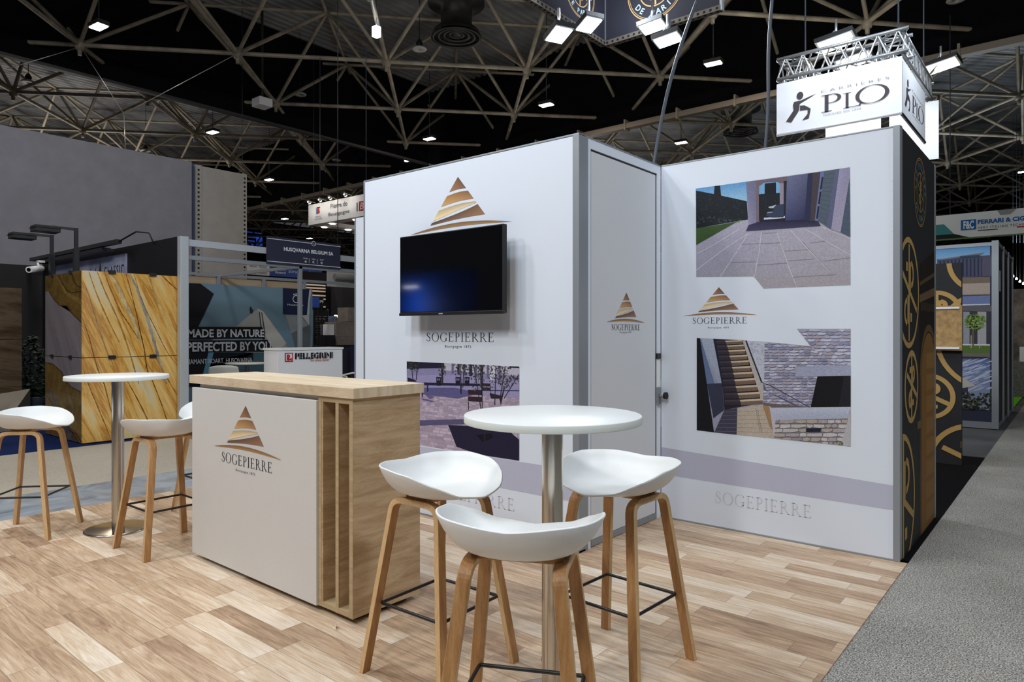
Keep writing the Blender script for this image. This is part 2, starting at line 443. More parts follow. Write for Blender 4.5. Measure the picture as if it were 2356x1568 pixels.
class Art:
    def __init__(s, plane, base=0.0007, crop=None, step=0.00025):
        s.pl = plane; s.mb = MB(); far = abs(plane.val) > 7
        s.base = base + (0.002 if far else 0.0); s.crop = crop; s.step = 0.0015 if far else step; s.clip = None; s.k = 0
    def set_clip_px(s, pts): s.clip = ccw([s._uz(p) for p in pts])
    def _uz(s, p):
        x, y = p
        if s.crop: ox, oy, k = s.crop; x = ox + x / k; y = oy + y / k
        return s.pl.uz(x, y)
    def px(s, pts, colr, layer=0):
        s.uz([s._uz(p) for p in pts], colr, layer)
    def uz(s, pts, colr, layer=0, jit=True):
        grad = isinstance(colr[0], (tuple, list))
        if s.clip is not None and not grad:
            pts = clip_poly(pts, s.clip)
            if len(pts) < 3: return
        s.k += 1; off = s.base + layer * s.step + ((s.k % 23) * s.step * 0.04 if jit else s.step * 0.5)
        s.mb.face([s.pl.p(u, z, off) for u, z in pts], 0, colr)
    def strip_px(s, pts, w, colr, layer=1):
        for a, b in zip(pts[:-1], pts[1:]):
            dx, dy = b[0] - a[0], b[1] - a[1]; L = math.hypot(dx, dy) or 1; nx, ny = -dy / L * w / 2, dx / L * w / 2
            s.px([(a[0] + nx, a[1] + ny), (b[0] + nx, b[1] + ny), (b[0] - nx, b[1] - ny), (a[0] - nx, a[1] - ny)], colr, layer)
    def ring(s, cu, cz, r, w, colr, layer=1, a0=0.0, a1=2 * PI, n=48, ru=1.0):
        n = max(6, int(n * (a1 - a0) / (2 * PI)))
        for k in range(n):
            t0 = a0 + (a1 - a0) * k / n; t1 = a0 + (a1 - a0) * (k + 1) / n
            s.uz([(cu + ru * r * math.cos(t0), cz + r * math.sin(t0)), (cu + ru * r * math.cos(t1), cz + r * math.sin(t1)),
                  (cu + ru * (r - w) * math.cos(t1), cz + (r - w) * math.sin(t1)), (cu + ru * (r - w) * math.cos(t0), cz + (r - w) * math.sin(t0))], colr, layer)
    def line(s, a, b, w, colr, layer=1):
        dx, dy = b[0] - a[0], b[1] - a[1]; L = math.hypot(dx, dy) or 1; nx, ny = -dy / L * w / 2, dx / L * w / 2
        s.uz([(a[0] + nx, a[1] + ny), (a[0] - nx, a[1] - ny), (b[0] - nx, b[1] - ny), (b[0] + nx, b[1] + ny)], colr, layer)
    def build(s, name, parent=None, m=None, label=None):
        o = s.mb.build(name, m or M['print'], parent)
        if label: o['label'] = label
        return o

# ---- lettering: plain sans from the built-in font
_fc = {}
def sans(text, bold=0.0, spacing=1.0):
    key = (text, bold, spacing)
    if key not in _fc:
        cu = bpy.data.curves.new('tmp', 'FONT'); cu.body = text; cu.size = 1.0; cu.offset = bold; cu.space_character = spacing; cu.resolution_u = 3
        ob = bpy.data.objects.new('tmp', cu); col.objects.link(ob)
        dg = bpy.context.evaluated_depsgraph_get()
        me = bpy.data.meshes.new_from_object(ob.evaluated_get(dg))
        vs = [(v.co.x, v.co.y) for v in me.vertices]; fs = [tuple(p.vertices) for p in me.polygons]
        bpy.data.objects.remove(ob); bpy.data.curves.remove(cu); bpy.data.meshes.remove(me)
        _fc[key] = (vs, fs)
    return _fc[key]
def fit_text(art, text, u0, u1, z0, z1, colr, bold=0.0, spacing=1.0, layer=3, serif=False, slant=0.0):
    """stretch the text into the rectangle"""
    vs, fs = serif_text(text) if serif else sans(text, bold, spacing)
    xs = [v[0] for v in vs]; ys = [v[1] for v in vs]
    x0, x1, y0, y1 = min(xs), max(xs), min(ys), max(ys)
    P = [(u0 + (x - x0 + slant * (y - y0)) / (x1 - x0) * (u1 - u0), z0 + (y - y0) / (y1 - y0) * (z1 - z0)) for x, y in vs]
    for f in fs: art.uz([P[i] for i in f], colr, layer, False)
def text_px(art, text, tl, tr, h, colr, **kw):
    """tl/tr: picture points of the top-left and bottom-right corners of the lettering; h unused when None"""
    u0, z1 = art._uz(tl); u1, z0 = art._uz(tr)
    fit_text(art, text, u0, u1, z0, z1, colr, **kw)

# ---- lettering: an open roman serif drawn stroke by stroke
def serif_glyph(ch):
    q = []; T = 0.105; H = 0.035
    def quad(*p): q.append(list(p))
    def rect(x0, y0, x1, y1): quad((x0, y0), (x1, y0), (x1, y1), (x0, y1))
    def stem(x, y0=0, y1=1.0, t=T, s=0.09):
        rect(x, y0, x + t, y1)
        if s: rect(x - s, y0, x + t + s, y0 + H); rect(x - s, y1 - H, x + t + s, y1)
    def arc(cx, cy, rx, ry, a0, a1, thick, thin, n=18):
        for k in range(n):
            t0 = math.radians(a0 + (a1 - a0) * k / n); t1 = math.radians(a0 + (a1 - a0) * (k + 1) / n)
            def w(t): return thin + (thick - thin) * abs(math.cos(t)) ** 1.5
            quad((cx + rx * math.cos(t0), cy + ry * math.sin(t0)), (cx + rx * math.cos(t1), cy + ry * math.sin(t1)),
                 (cx + (rx - w(t1)) * math.cos(t1), cy + (ry - w(t1) * 0.8) * math.sin(t1)), (cx + (rx - w(t0)) * math.cos(t0), cy + (ry - w(t0) * 0.8) * math.sin(t0)))
    if ch == 'I': stem(0.10); w = 0.30
    elif ch == 'E':
        stem(0.10); rect(0.1, 0, 0.60, H); rect(0.1, 1 - H, 0.56, 1); rect(0.2, 0.50, 0.46, 0.50 + H)
        quad((0.56, 0), (0.62, 0), (0.645, 0.20), (0.61, 0.20)); quad((0.51, 0.83), (0.56, 0.83), (0.57, 1), (0.52, 1)); rect(0.44, 0.43, 0.475, 0.60); w = 0.66
    elif ch == 'L':
        stem(0.10); rect(0.1, 0, 0.62, H); quad((0.56, 0), (0.63, 0), (0.66, 0.2), (0.625, 0.2)); w = 0.66
    elif ch in 'PR':
        stem(0.10); arc(0.28, 0.74, 0.27, 0.26, -90, 90, 0.10, H); rect(0.18, 1 - H, 0.30, 1); rect(0.18, 0.48, 0.30, 0.48 + H); w = 0.58
        if ch == 'R': quad((0.30, 0.50), (0.40, 0.50), (0.78, 0.0), (0.66, 0.0)); rect(0.66, 0, 0.86, H); w = 0.78
    elif ch == 'O': arc(0.46, 0.5, 0.46, 0.53, 0, 360, 0.11, H, 40); w = 0.92
    elif ch in 'GC':
        arc(0.46, 0.5, 0.46, 0.53, 42, 322, 0.11, H, 32)
        quad((0.76, 0.72), (0.80, 0.72), (0.80, 1.0), (0.77, 0.93))
        if ch == 'G': rect(0.70, 0.06, 0.80, 0.40); rect(0.61, 0.40 - H, 0.88, 0.40)
        w = 0.88
    elif ch == 'S':
        pts = [(0.44, 0.80), (0.40, 0.93), (0.27, 0.995), (0.13, 0.93), (0.085, 0.79), (0.14, 0.65), (0.29, 0.53), (0.42, 0.40), (0.475, 0.24), (0.41, 0.08), (0.25, 0.005), (0.10, 0.06), (0.05, 0.21)]
        ws = [0.03, 0.035, 0.04, 0.06, 0.09, 0.11, 0.12, 0.11, 0.09, 0.06, 0.04, 0.035, 0.03]
        L, R = [], []
        for i, p in enumerate(pts):
            a = pts[max(i - 1, 0)]; b = pts[min(i + 1, len(pts) - 1)]; dx, dy = b[0] - a[0], b[1] - a[1]; n = math.hypot(dx, dy)
            L.append((p[0] - dy / n * ws[i] / 2, p[1] + dx / n * ws[i] / 2)); R.append((p[0] + dy / n * ws[i] / 2, p[1] - dx / n * ws[i] / 2))
        for i in range(len(pts) - 1): quad(L[i], R[i], R[i + 1], L[i + 1])
        quad((0.43, 0.72), (0.47, 0.72), (0.46, 0.99), (0.43, 0.92)); quad((0.03, 0.02), (0.06, 0.08), (0.07, 0.29), (0.03, 0.29)); w = 0.54
    elif ch == 'A':
        quad((0.02, 0), (0.06, 0), (0.42, 1.02), (0.37, 1.02)); quad((0.37, 1.02), (0.44, 1.02), (0.82, 0), (0.70, 0)); rect(0.18, 0.36, 0.62, 0.36 + H)
        rect(-0.04, 0, 0.16, H); rect(0.62, 0, 0.9, H); w = 0.86
    else: w = 0.35
    return q, w
def serif_text(text, gap=0.16):
    vs, fs = [], []; x = 0.0
    for ch in text:
        q, w = serif_glyph(ch)
        for poly in q:
            n = len(vs); vs += [(x + a, b) for a, b in poly]; fs.append(tuple(range(n, n + len(poly))))
        x += w + gap
    return vs, fs

INK = (46, 46, 54)
def layered_pyramid(art, cx, zt, zb, hw):
    """the striped triangle with a swoosh: cx centre, zt tip, zb base line, hw half width of the swoosh"""
    H = zt - zb
    def P(x, y): return (cx + x * hw, zb + y * H)        # x -1..1, y 0..1
    def edge(y): return 0.655 * (1 - y)
    def band(yl0, yr0, yl1, yr1, cl, cr, bend0=0.02, bend1=0.02, tip=False):
        n = 10; lo, hi = [], []
        for k in range(n + 1):
            s = k / n
            yb = yl0 + (yr0 - yl0) * s + bend0 * math.sin(PI * s); yt = yl1 + (yr1 - yl1) * s + bend1 * math.sin(PI * s)
            xb = -edge(yb) + (edge(yb) * 2) * s; xt = -edge(yt) + (edge(yt) * 2) * s
            lo.append(P(xb, yb)); hi.append(P(xt, yt))
        for k in range(n):
            def c(s, up):
                b = [cl[i] + (cr[i] - cl[i]) * s for i in range(3)]
                return tuple(max(0, min(255, v * (0.86 if up else 1.12))) for v in b)
            art.uz([lo[k], lo[k + 1], hi[k + 1], hi[k]], [c(k / n, 0), c((k + 1) / n, 0), c((k + 1) / n, 1), c(k / n, 1)], 2)
    band(0.735, 0.755, 1.0, 1.0, (150, 112, 80), (118, 88, 70), 0.015, 0)
    band(0.475, 0.53, 0.665, 0.70, (192, 148, 96), (154, 116, 82), 0.025, 0.02)
    band(0.215, 0.445, 0.41, 0.475, (226, 202, 156), (206, 186, 156), 0.03, 0.03)
    band(0.135, 0.205, 0.185, 0.415, (104, 82, 72), (144, 108, 80), 0.02, 0.0)
    n = 22; lo, hi = [], []
    for k in range(n + 1):
        s = k / n; x = -1 + 2 * s
        mid = 0.0 + 0.085 * math.sin(PI * s); th = 0.075 * math.sin(PI * min(1, s * 1.0)) ** 0.8
        lo.append(P(x, mid * 0.55 - 0.0)); hi.append(P(x, mid * 0.55 + th))
    for k in range(n):
        s = k / n; c0 = (166 + 20 * s, 122 + 22 * s, 80 + 10 * s); c1 = (130, 98, 72)
        art.uz([lo[k], lo[k + 1], hi[k + 1], hi[k]], [c0, c0, c1, c1], 2)


# ================================================================== FLOORS
def slab(name, x0, x1, y0, y1, ztop, m, th=0.01):
    return MB().box((x0, y0, ztop - th), (x1, y1, ztop)).build(name, m)
tag(slab('floor', -70, 40, -25, 75, -0.012, M['concrete'], 0.2), kind='structure')
tag(slab('floor_vinyl', -5.95, -0.765, -1.2, 4.56, 0.0, M['planks'], 0.012), kind='structure')
tag(slab('film_strip', -6.80, -5.955, -2.5, 9.0, -0.006, M['tarp'], 0.006), 'blue-grey protective film strip lying along the outer edge of the wood floor', 'floor covering')
tag(slab('aisle_carpet', -9.13, -6.80, -3, 30, -0.004, M['carpet_left'], 0.008), 'beige speckled aisle carpet between the stone slab stand and the wood floor', 'carpet')
tag(slab('aisle_carpet', -0.765, 5.0, -3, 45, -0.006, M['carpet'], 0.006), 'grey speckled aisle carpet running past the right end of the booth', 'carpet')
tag(slab('stand_carpet', -15.6, -9.13, -3, 4.4, -0.004, M['carpet_blue'], 0.008), 'deep blue carpet under the golden stone slab stand', 'carpet')
tag(MB().face([(-5.94, 4.60, -0.001), (-0.766, 4.60, -0.001), (-0.766, 8.95, -0.001), (-5.94, 8.95, -0.001)]).face([(-5.94, 4.60, -0.008), (-5.94, 8.95, -0.008), (-0.766, 8.95, -0.008), (-0.766, 4.60, -0.008)]).build('stand_carpet', M['carpet_black'], recalc=False), 'black carpet of the black and gold stand behind the white wall', 'carpet')
tag(slab('stand_carpet', -5.0, -0.88, 12.05, 30.0, 0.0, M['carpet_green'], 0.01), 'bright green carpet beside the far photo panel stand', 'carpet')

# ================================================================== THE WHITE BOOTH
WH = 2.57
YT = 3.48      # wall with the screen
YP = 4.55      # wall with the two photographs
XD = -2.35     # wall with the door
PT = Plane('Y', YT); PP = Plane('Y', YP); PD = Plane('X', XD)

def logo_block(art, cx, zt, zb, hw, name_box=None, sub_box=None, ink=INK):
    layered_pyramid(art, cx, zt, zb, hw)
    if name_box: fit_text(art, 'SOGEPIERRE', *name_box, ink, serif=True)
    if sub_box: fit_text(art, 'Bourgogne 1875', *sub_box, ink, spacing=1.25)

# -- wall_left : the screen wall of the cabin
w = MB(); w.box((-4.415, YT, 0.012), (-2.385, YT + 0.06, WH - 0.01)).build
wl = w.build('wall_left', M['fabric']); tag(wl, kind='structure')
e = MB(); e.box((-4.43, YT - 0.004, 0), (-4.413, YT + 0.07, WH)); e.box((-2.392, YT - 0.004, 0), (-2.345, YT + 0.10, WH)); e.box((-4.43, YT - 0.003, WH - 0.008), (-2.345, YT + 0.07, WH + 0.004)); e.box((-4.43, YT - 0.002, 0), (-2.345, YT + 0.07, 0.014))
e.build('frame_profile', M['alu'], wl, bevel=0.002)
MB().box((-4.415, YT + 0.06, 0), (-4.375, 4.53, WH)).build('side_panel', M['fabric'], wl)
# fabric keder folds near the top edge
f = MB()
for cx0, s in ((-4.30, 0.10), (-3.42, 0.07), (-2.9, 0.05)):
    for k in range(3):
        f.tube((cx0 + k * 0.035, YT + 0.0035, WH - 0.012), (cx0 - s + k * 0.04, YT + 0.0035, WH - 0.05 - k * 0.012), 0.0045, 0.001, 6)
f.build('fabric_fold', M['fabric'], wl)
a = Art(PT)
layered_pyramid(a, -3.375, 2.453, 2.085, 0.495)
a.build('emblem', wl)
a = Art(PT)
u0, z1 = PT.uz(982, 757); u1, z0 = PT.uz(1136, 784)
fit_text(a, 'SOGEPIERRE', u0, u1, 1.286, 1.352, INK, serif=True)
ub0, _ = PT.uz(1024, 797); ub1, _ = PT.uz(1084, 797)
fit_text(a, 'Bourgogne 1875', ub0, ub1, 1.238, 1.262, INK, spacing=1.3)
a.build('lettering', wl)
# pale band and ghost lettering low on the walls
def low_band(pl, u0, u1, name_u0, name_u1, parent, uslope=True, zl=(0.505, 0.31), zr=(0.505, 0.31)):
    a = Art(pl, 0.0008)
    a.uz([(u0, zl[1]), (u1, zr[1]), (u1, zr[0]), (u0, zl[0])], (186, 187, 206), 0)
    a.build('printed_band', parent)
    if name_u1 > name_u0:
        a = Art(pl, 0.0009)
        fit_text(a, 'SOGEPIERRE', name_u0, name_u1, 0.17, 0.255, (203, 203, 212), serif=True)
        a.build('pale_lettering', parent)
low_band(PT, -4.41, -2.395, -3.62, -2.86, wl)

# -- photograph 1: a square with benches and young trees
def c6(ox, oy, k): return (ox, oy, k)
def mural_square():
    a = Art(PT, 0.0007, crop=(900, 720, 3.2667))
    u0, u1, zb, zt = -3.915, -2.816, 0.512, 1.133
    a.clip = ccw([(u0, zb), (u1, zb), (u1, 1.128), (u0, zt)])
    a.uz([(u0, zb), (u1, zb), (u1, zt), (u0, zt)], (168, 156, 178), 0)
    rnd = random.Random(3)
    # paving bricks, rows get larger towards the front
    z = 0.985; h = 0.004
    while z > zb - 0.02:
        h = 0.006 + (0.985 - z) * 0.045; wd = h * 3.4; x = u0 - rnd.random() * wd
        while x < u1:
            k = rnd.uniform(0.86, 1.10)
            a.uz([(x + wd * 0.05, z - h * 0.84), (x + wd * 0.95, z - h * 0.84), (x + wd * 0.95, z), (x + wd * 0.05, z)], (min(255, 190 * k), min(255, 172 * k), min(255, 190 * k)), 1)
            x += wd
        z -= h
    P = a.px
    P([(118, 350), (963, 400), (963, 520), (118, 520)], (142, 138, 176), 2)
    P([(118, 350), (400, 366), (400, 412), (118, 418)], (34, 32, 54), 3)
    P([(400, 366), (963, 400), (963, 470), (400, 430)], (196, 190, 208), 3)
    for k in range(9):
        x = 455 + k * 44; P([(x, 366), (x + 17, 367), (x + 17, 455 + k * 6), (x, 452 + k * 6)], (58, 56, 80) if k % 2 else (110, 106, 140), 4)
    P([(890, 395), (963, 402), (963, 412), (890, 408)], (30, 28, 40), 5)
    P([(740, 395), (780, 398), (780, 500), (745, 500)], (214, 214, 226), 5)
    P([(118, 470), (420, 460), (560, 470), (740, 500), (963, 500), (963, 640), (118, 560)], (158, 150, 190), 4)
    P([(210, 560), (480, 560), (680, 600), (500, 640), (240, 610)], (96, 92, 140), 5)
    P([(245, 520), (670, 530), (670, 548), (245, 541)], (34, 36, 66), 6)
    P([(640, 575), (963, 578), (963, 586), (640, 583)], (60, 58, 88), 6)
    P([(270, 541), (280, 541), (280, 590), (270, 590)], (40, 40, 60), 6); P([(520, 545), (532, 545), (532, 605), (520, 605)], (40, 40, 60), 6)
    for x in (340, 485, 552):
        P([(x, 478), (x + 38, 480), (x + 36, 545), (x + 2, 545)], (26, 26, 46), 7)
        P([(x + 6, 490), (x + 16, 490), (x + 16, 506), (x + 6, 506)], (120, 120, 150), 8); P([(x + 20, 490), (x + 30, 490), (x + 30, 506), (x + 20, 506)], (120, 120, 150), 8)
    def bench(x, y, k, c=(52, 34, 44)):
        for r in range(2):
            P([(x, y + r * 50 * k), (x + 105 * k, y + 6 * k + r * 50 * k), (x + 105 * k, y + 40 * k + r * 50 * k), (x, y + 34 * k + r * 50 * k)], c, 9)
        P([(x, y + 90 * k), (x + 5, y + 90 * k), (x + 5, y + 150 * k), (x, y + 150 * k)], (28, 24, 36), 9)
        P([(x + 103 * k, y), (x + 108 * k, y), (x + 108 * k, y + 150 * k), (x + 103 * k, y + 150 * k)], (28, 24, 36), 9)
    bench(580, 575, 1.0); bench(680, 525, 0.62)
    P([(745, 600), (830, 620), (850, 560), (855, 565), (825, 690), (815, 640), (750, 640)], (44, 34, 48), 9)
    P([(125, 482), (180, 500), (195, 515), (128, 512)], (34, 34, 60), 9); P([(215, 540), (240, 545), (240, 630), (232, 630), (228, 580), (215, 580)], (44, 46, 88), 9)
    a.px([(215, 805), (560, 795), (640, 830), (215, 845)], (92, 86, 122), 6)
    a.px([(430, 840), (860, 860), (963, 950), (963, 1120), (700, 1075), (492, 1002)], (34, 30, 58), 7)
    P([(640, 915), (760, 905), (770, 935), (690, 970)], (14, 14, 26), 9)
    P([(240, 640), (330, 660), (300, 668), (235, 650)], (104, 98, 140), 6); P([(255, 610), (330, 625), (290, 645)], (104, 98, 140), 6)
    def tree(x0, y0, x1, y1, n, sp, w_=5):
        a.strip_px([(x0, y0), (x1, y1)], w_, (48, 40, 50), 10)
        for k in range(n):
            t = rnd.random() ** 1.4; bx = x0 + (x1 - x0) * (1 - t) + rnd.uniform(-sp, sp); by = y1 + (y0 - y1) * t * 0.55 + rnd.uniform(-14, 14)
            s = rnd.uniform(4, 10); an = rnd.random() * PI
            g = rnd.choice([(44, 48, 46), (66, 72, 62), (92, 96, 84), (36, 34, 44)])
            P([(bx - s * math.cos(an), by - s * math.sin(an)), (bx + s * 0.4 * math.sin(an), by - s * 0.4 * math.cos(an)), (bx + s * math.cos(an), by + s * math.sin(an)), (bx - s * 0.4 * math.sin(an), by + s * 0.4 * math.cos(an))], g, 11)
    tree(165, 495, 150, 365, 40, 26); tree(190, 500, 200, 370, 30, 22)
    tree(386, 540, 386, 365, 60, 26, 12); tree(530, 560, 520, 370, 50, 46); tree(540, 560, 550, 372, 60, 55)
    tree(680, 740, 620, 378, 110, 60, 6); tree(682, 560, 680, 375, 50, 26, 18); tree(780, 690, 790, 390, 90, 50); tree(820, 640, 860, 395, 90, 50); tree(705, 970, 708, 760, 4, 8, 8)
    tree(850, 640, 955, 470, 90, 50, 4); tree(605, 470, 605, 370, 14, 18, 10)
    a.build('mural_photo', wl, M['photo'], 'photo print of a paved square with benches and young trees')
mural_square()

# -- wall_right : the wall with two photographs
w = MB(); w.box((-2.345, YP, 0.012), (-0.835, YP + 0.05, WH - 0.008))
wr = w.build('wall_right', M['fabric']); tag(wr, kind='structure')
e = MB(); e.box((-0.837, YP - 0.006, 0), (-0.800, YP + 0.055, WH + 0.003)); e.box((-2.345, YP - 0.002, WH - 0.007), (-0.80, YP + 0.055, WH + 0.003)); e.box((-2.345, YP - 0.003, 0), (-0.80, YP + 0.05, 0.012))
e.build('frame_profile', M['alu'], wr, bevel=0.002)
f = MB()
for cx0, zz in ((-1.75, WH - 0.012), (-1.70, WH - 0.012), (-2.0, WH - 0.01)):
    f.tube((cx0, YP + 0.0035, zz), (cx0 - 0.12, YP + 0.0035, zz - 0.05), 0.0045, 0.001, 6)
for k in range(6):
    f.tube((-0.84, YP + 0.0035, 2.25 - k * 0.06), (-0.93, YP + 0.0035, 2.22 - k * 0.06), 0.0045, 0.001, 6)
f.build('fabric_fold', M['fabric'], wr)
low_band(PP, -2.343, -0.838, -1.93, -1.30, wr, zl=(0.513, 0.316), zr=(0.447, 0.301))
a = Art(PP)
layered_pyramid(a, -1.907, 1.665, 1.468, 0.267)
un0, _ = PP.uz(1594, 738); un1, _ = PP.uz(1718, 738)
fit_text(a, 'SOGEPIERRE', un0, un1, PP.uz(1594, 745)[1], PP.uz(1594, 730)[1], INK, serif=True)
ub0, _ = PP.uz(1629, 753); ub1, _ = PP.uz(1677, 753)
fit_text(a, 'Bourgogne 1875', ub0, ub1, 1.378, 1.391, INK, spacing=1.3)
a.build('logo_lettering', wr)

def mural_terrace():
    a = Art(PP, 0.0007, crop=(1580, 370, 5.0575))
    out = [(105, 322), (1900, 72), (1908, 1445), (895, 1485), (782, 1345), (112, 1350)]
    P = a.px
    # body of the print in two convex pieces
    P([(105, 322), (1900, 72), (1908, 1345), (782, 1345), (112, 1350)], [(186, 180, 200), (186, 180, 200), (172, 166, 176), (170, 166, 178), (160, 158, 176)], 0)
    P([(782, 1345), (1908, 1345), (1908, 1445), (895, 1485)], (172, 164, 172), 0)
    P([(105, 322), (695, 243), (712, 470), (105, 470)], [(96, 158, 214), (96, 158, 214), (160, 200, 226), (150, 190, 222)], 1)
    P([(110, 345), (320, 385), (700, 468), (714, 682), (560, 705), (112, 785)], (20, 28, 36), 2)
    P([(326, 291), (390, 286), (402, 412), (316, 395)], (16, 22, 32), 3)
    rnd = random.Random(5)
    for k in range(260):
        x = rnd.uniform(118, 700); y = rnd.uniform(370 + (x - 118) * 0.17, 760 - (x - 118) * 0.12); s = rnd.uniform(5, 13)
        P([(x - s, y), (x, y - s * 0.6), (x + s, y), (x, y + s * 0.6)], rnd.choice([(30, 44, 46), (12, 16, 24), (44, 58, 60), (24, 34, 36)]), 3)
    for k in range(60):
        x = rnd.uniform(120, 560); y = rnd.uniform(650, 730) - (x - 120) * 0.02; s = rnd.uniform(6, 14)
        P([(x - s, y), (x, y - s * 0.7), (x + s, y), (x, y + s * 0.7)], rnd.choice([(60, 72, 84), (38, 52, 56), (80, 92, 100)]), 4)
    P([(112, 785), (565, 712), (600, 700), (320, 860), (112, 978)], [(66, 92, 46), (60, 84, 40), (90, 116, 60), (84, 110, 52), (56, 80, 42)], 4)
    P([(570, 705), (640, 683), (640, 690), (600, 715)], (110, 140, 60), 5)
    P([(693, 243), (805, 228), (812, 735), (722, 748)], [(120, 120, 150), (112, 112, 142), (134, 132, 160), (150, 148, 176)], 5)
    P([(805, 228), (845, 300), (848, 700), (812, 715)], (118, 106, 118), 6)
    P([(820, 300), (860, 268), (900, 254), (1050, 243), (1095, 262), (1100, 400), (840, 400)], (120, 178, 222), 5)
    P([(910, 262), (1040, 250), (1042, 390), (908, 392)], (14, 18, 28), 6)
    P([(840, 388), (1088, 370), (1088, 640), (843, 695)], (18, 26, 34), 6)
    for k in range(90):
        x = rnd.uniform(850, 1080); y = rnd.uniform(380, 600); s = rnd.uniform(5, 10)
        P([(x - s, y), (x, y - s * 0.6), (x + s, y), (x, y + s * 0.6)], rnd.choice([(30, 44, 46), (12, 16, 24), (38, 52, 52)]), 7)
    P([(805, 230), (1170, 180), (1170, 240), (1095, 262), (1050, 243), (900, 254), (835, 300)], (116, 100, 112), 7)
    P([(1085, 262), (1132, 256), (1132, 500), (1085, 505)], (152, 142, 156), 8)
    P([(1130, 235), (1172, 228), (1152, 665), (1130, 665)], (34, 30, 44), 8)
    P([(850, 640), (1150, 620), (1150, 700), (850, 708)], (28, 26, 44), 7)
    P([(900, 662), (1145, 640), (1145, 664), (900, 684)], (206, 208, 220), 8)
    P([(930, 600), (1000, 590), (1040, 512), (1130, 500), (1130, 655), (1000, 660), (930, 640)], (52, 62, 88), 9)
    P([(952, 535), (1045, 510), (1010, 552), (960, 548)], (176, 186, 200), 10); P([(940, 596), (1000, 588), (1000, 602), (940, 608)], (150, 160, 184), 10)
    P([(1170, 180), (1412, 147), (1370, 690), (1150, 692)], [(112, 116, 150), (92, 96, 128), (44, 44, 84), (66, 68, 112)], 8)
    P([(1412, 147), (1472, 139), (1442, 700), (1370, 690)], (40, 44, 78), 8)
    P([(1470, 139), (1560, 126), (1500, 692), (1440, 700)], (72, 62, 70), 9)
    P([(1560, 126), (1602, 120), (1532, 695), (1492, 690)], (108, 118, 164), 10)
    for k in range(3): P([(1574 - k * 24, 190 + k * 170), (1592 - k * 22, 186 + k * 170), (1574 - k * 22, 330 + k * 170), (1552 - k * 22, 332 + k * 170)], (30, 32, 48), 11)
    P([(1600, 120), (1732, 100), (1642, 772), (1530, 700)], (84, 98, 112), 9)
    for k in range(12): a.strip_px([(1600 - k * 6, 160 + k * 48), (1726 - k * 8, 146 + k * 54)], 3, (64, 76, 92), 10)
    P([(1732, 100), (1780, 93), (1690, 800), (1630, 765)], (96, 98, 130), 10)
    P([(1780, 93), (1898, 76), (1898, 200), (1792, 832), (1684, 796)], [(160, 158, 186), (146, 144, 172), (150, 148, 176), (170, 160, 182), (164, 158, 186)], 10)
    P([(1898, 196), (1905, 886), (1795, 832)], (78, 92, 112), 11)
    for k in range(9): a.strip_px([(1885 - k * 10, 270 + k * 64), (1903, 268 + k * 68)], 3, (60, 72, 90), 12)
    P([(722, 746), (850, 705), (1150, 692), (1370, 690), (1530, 700), (1562, 757), (690, 818)], [(56, 52, 84), (40, 36, 68), (40, 36, 68), (36, 34, 62), (44, 42, 70), (60, 56, 86), (66, 62, 92)], 6)
    lt = (206, 200, 210); dk = (120, 112, 126)
    for p in ([(715, 845), (470, 1000), (115, 1268)], [(600, 800), (300, 985), (118, 1080)], [(715, 850), (600, 1030), (500, 1180), (395, 1345)], [(870, 830), (845, 1040), (790, 1345)], [(1052, 835), (1110, 1010), (1200, 1260), (1282, 1470)],
              [(1210, 805), (1400, 1010), (1620, 1240), (1860, 1445)], [(1375, 790), (1600, 920), (1905, 1092)], [(1560, 762), (1905, 905)]): a.strip_px(p, 9, lt, 2)
    for p in ([(820, 1212), (1165, 1188)], [(1180, 1162), (1480, 1140)], [(1235, 1352), (1745, 1322)], [(640, 970), (1095, 952)], [(1140, 1050), (1420, 1030)], [(1440, 955), (1620, 930)], [(1590, 1165), (1905, 1125)], [(520, 1180), (810, 1172)], [(880, 840), (1050, 836)]): a.strip_px(p, 4, dk, 3)
    a.strip_px([(1340, 930), (1560, 1170), (1660, 1270), (1860, 1445)], 3, dk, 4)
    a.build('mural_photo', wr, M['photo'], 'upper photo print, stone terrace with an arch and shutters')
mural_terrace()

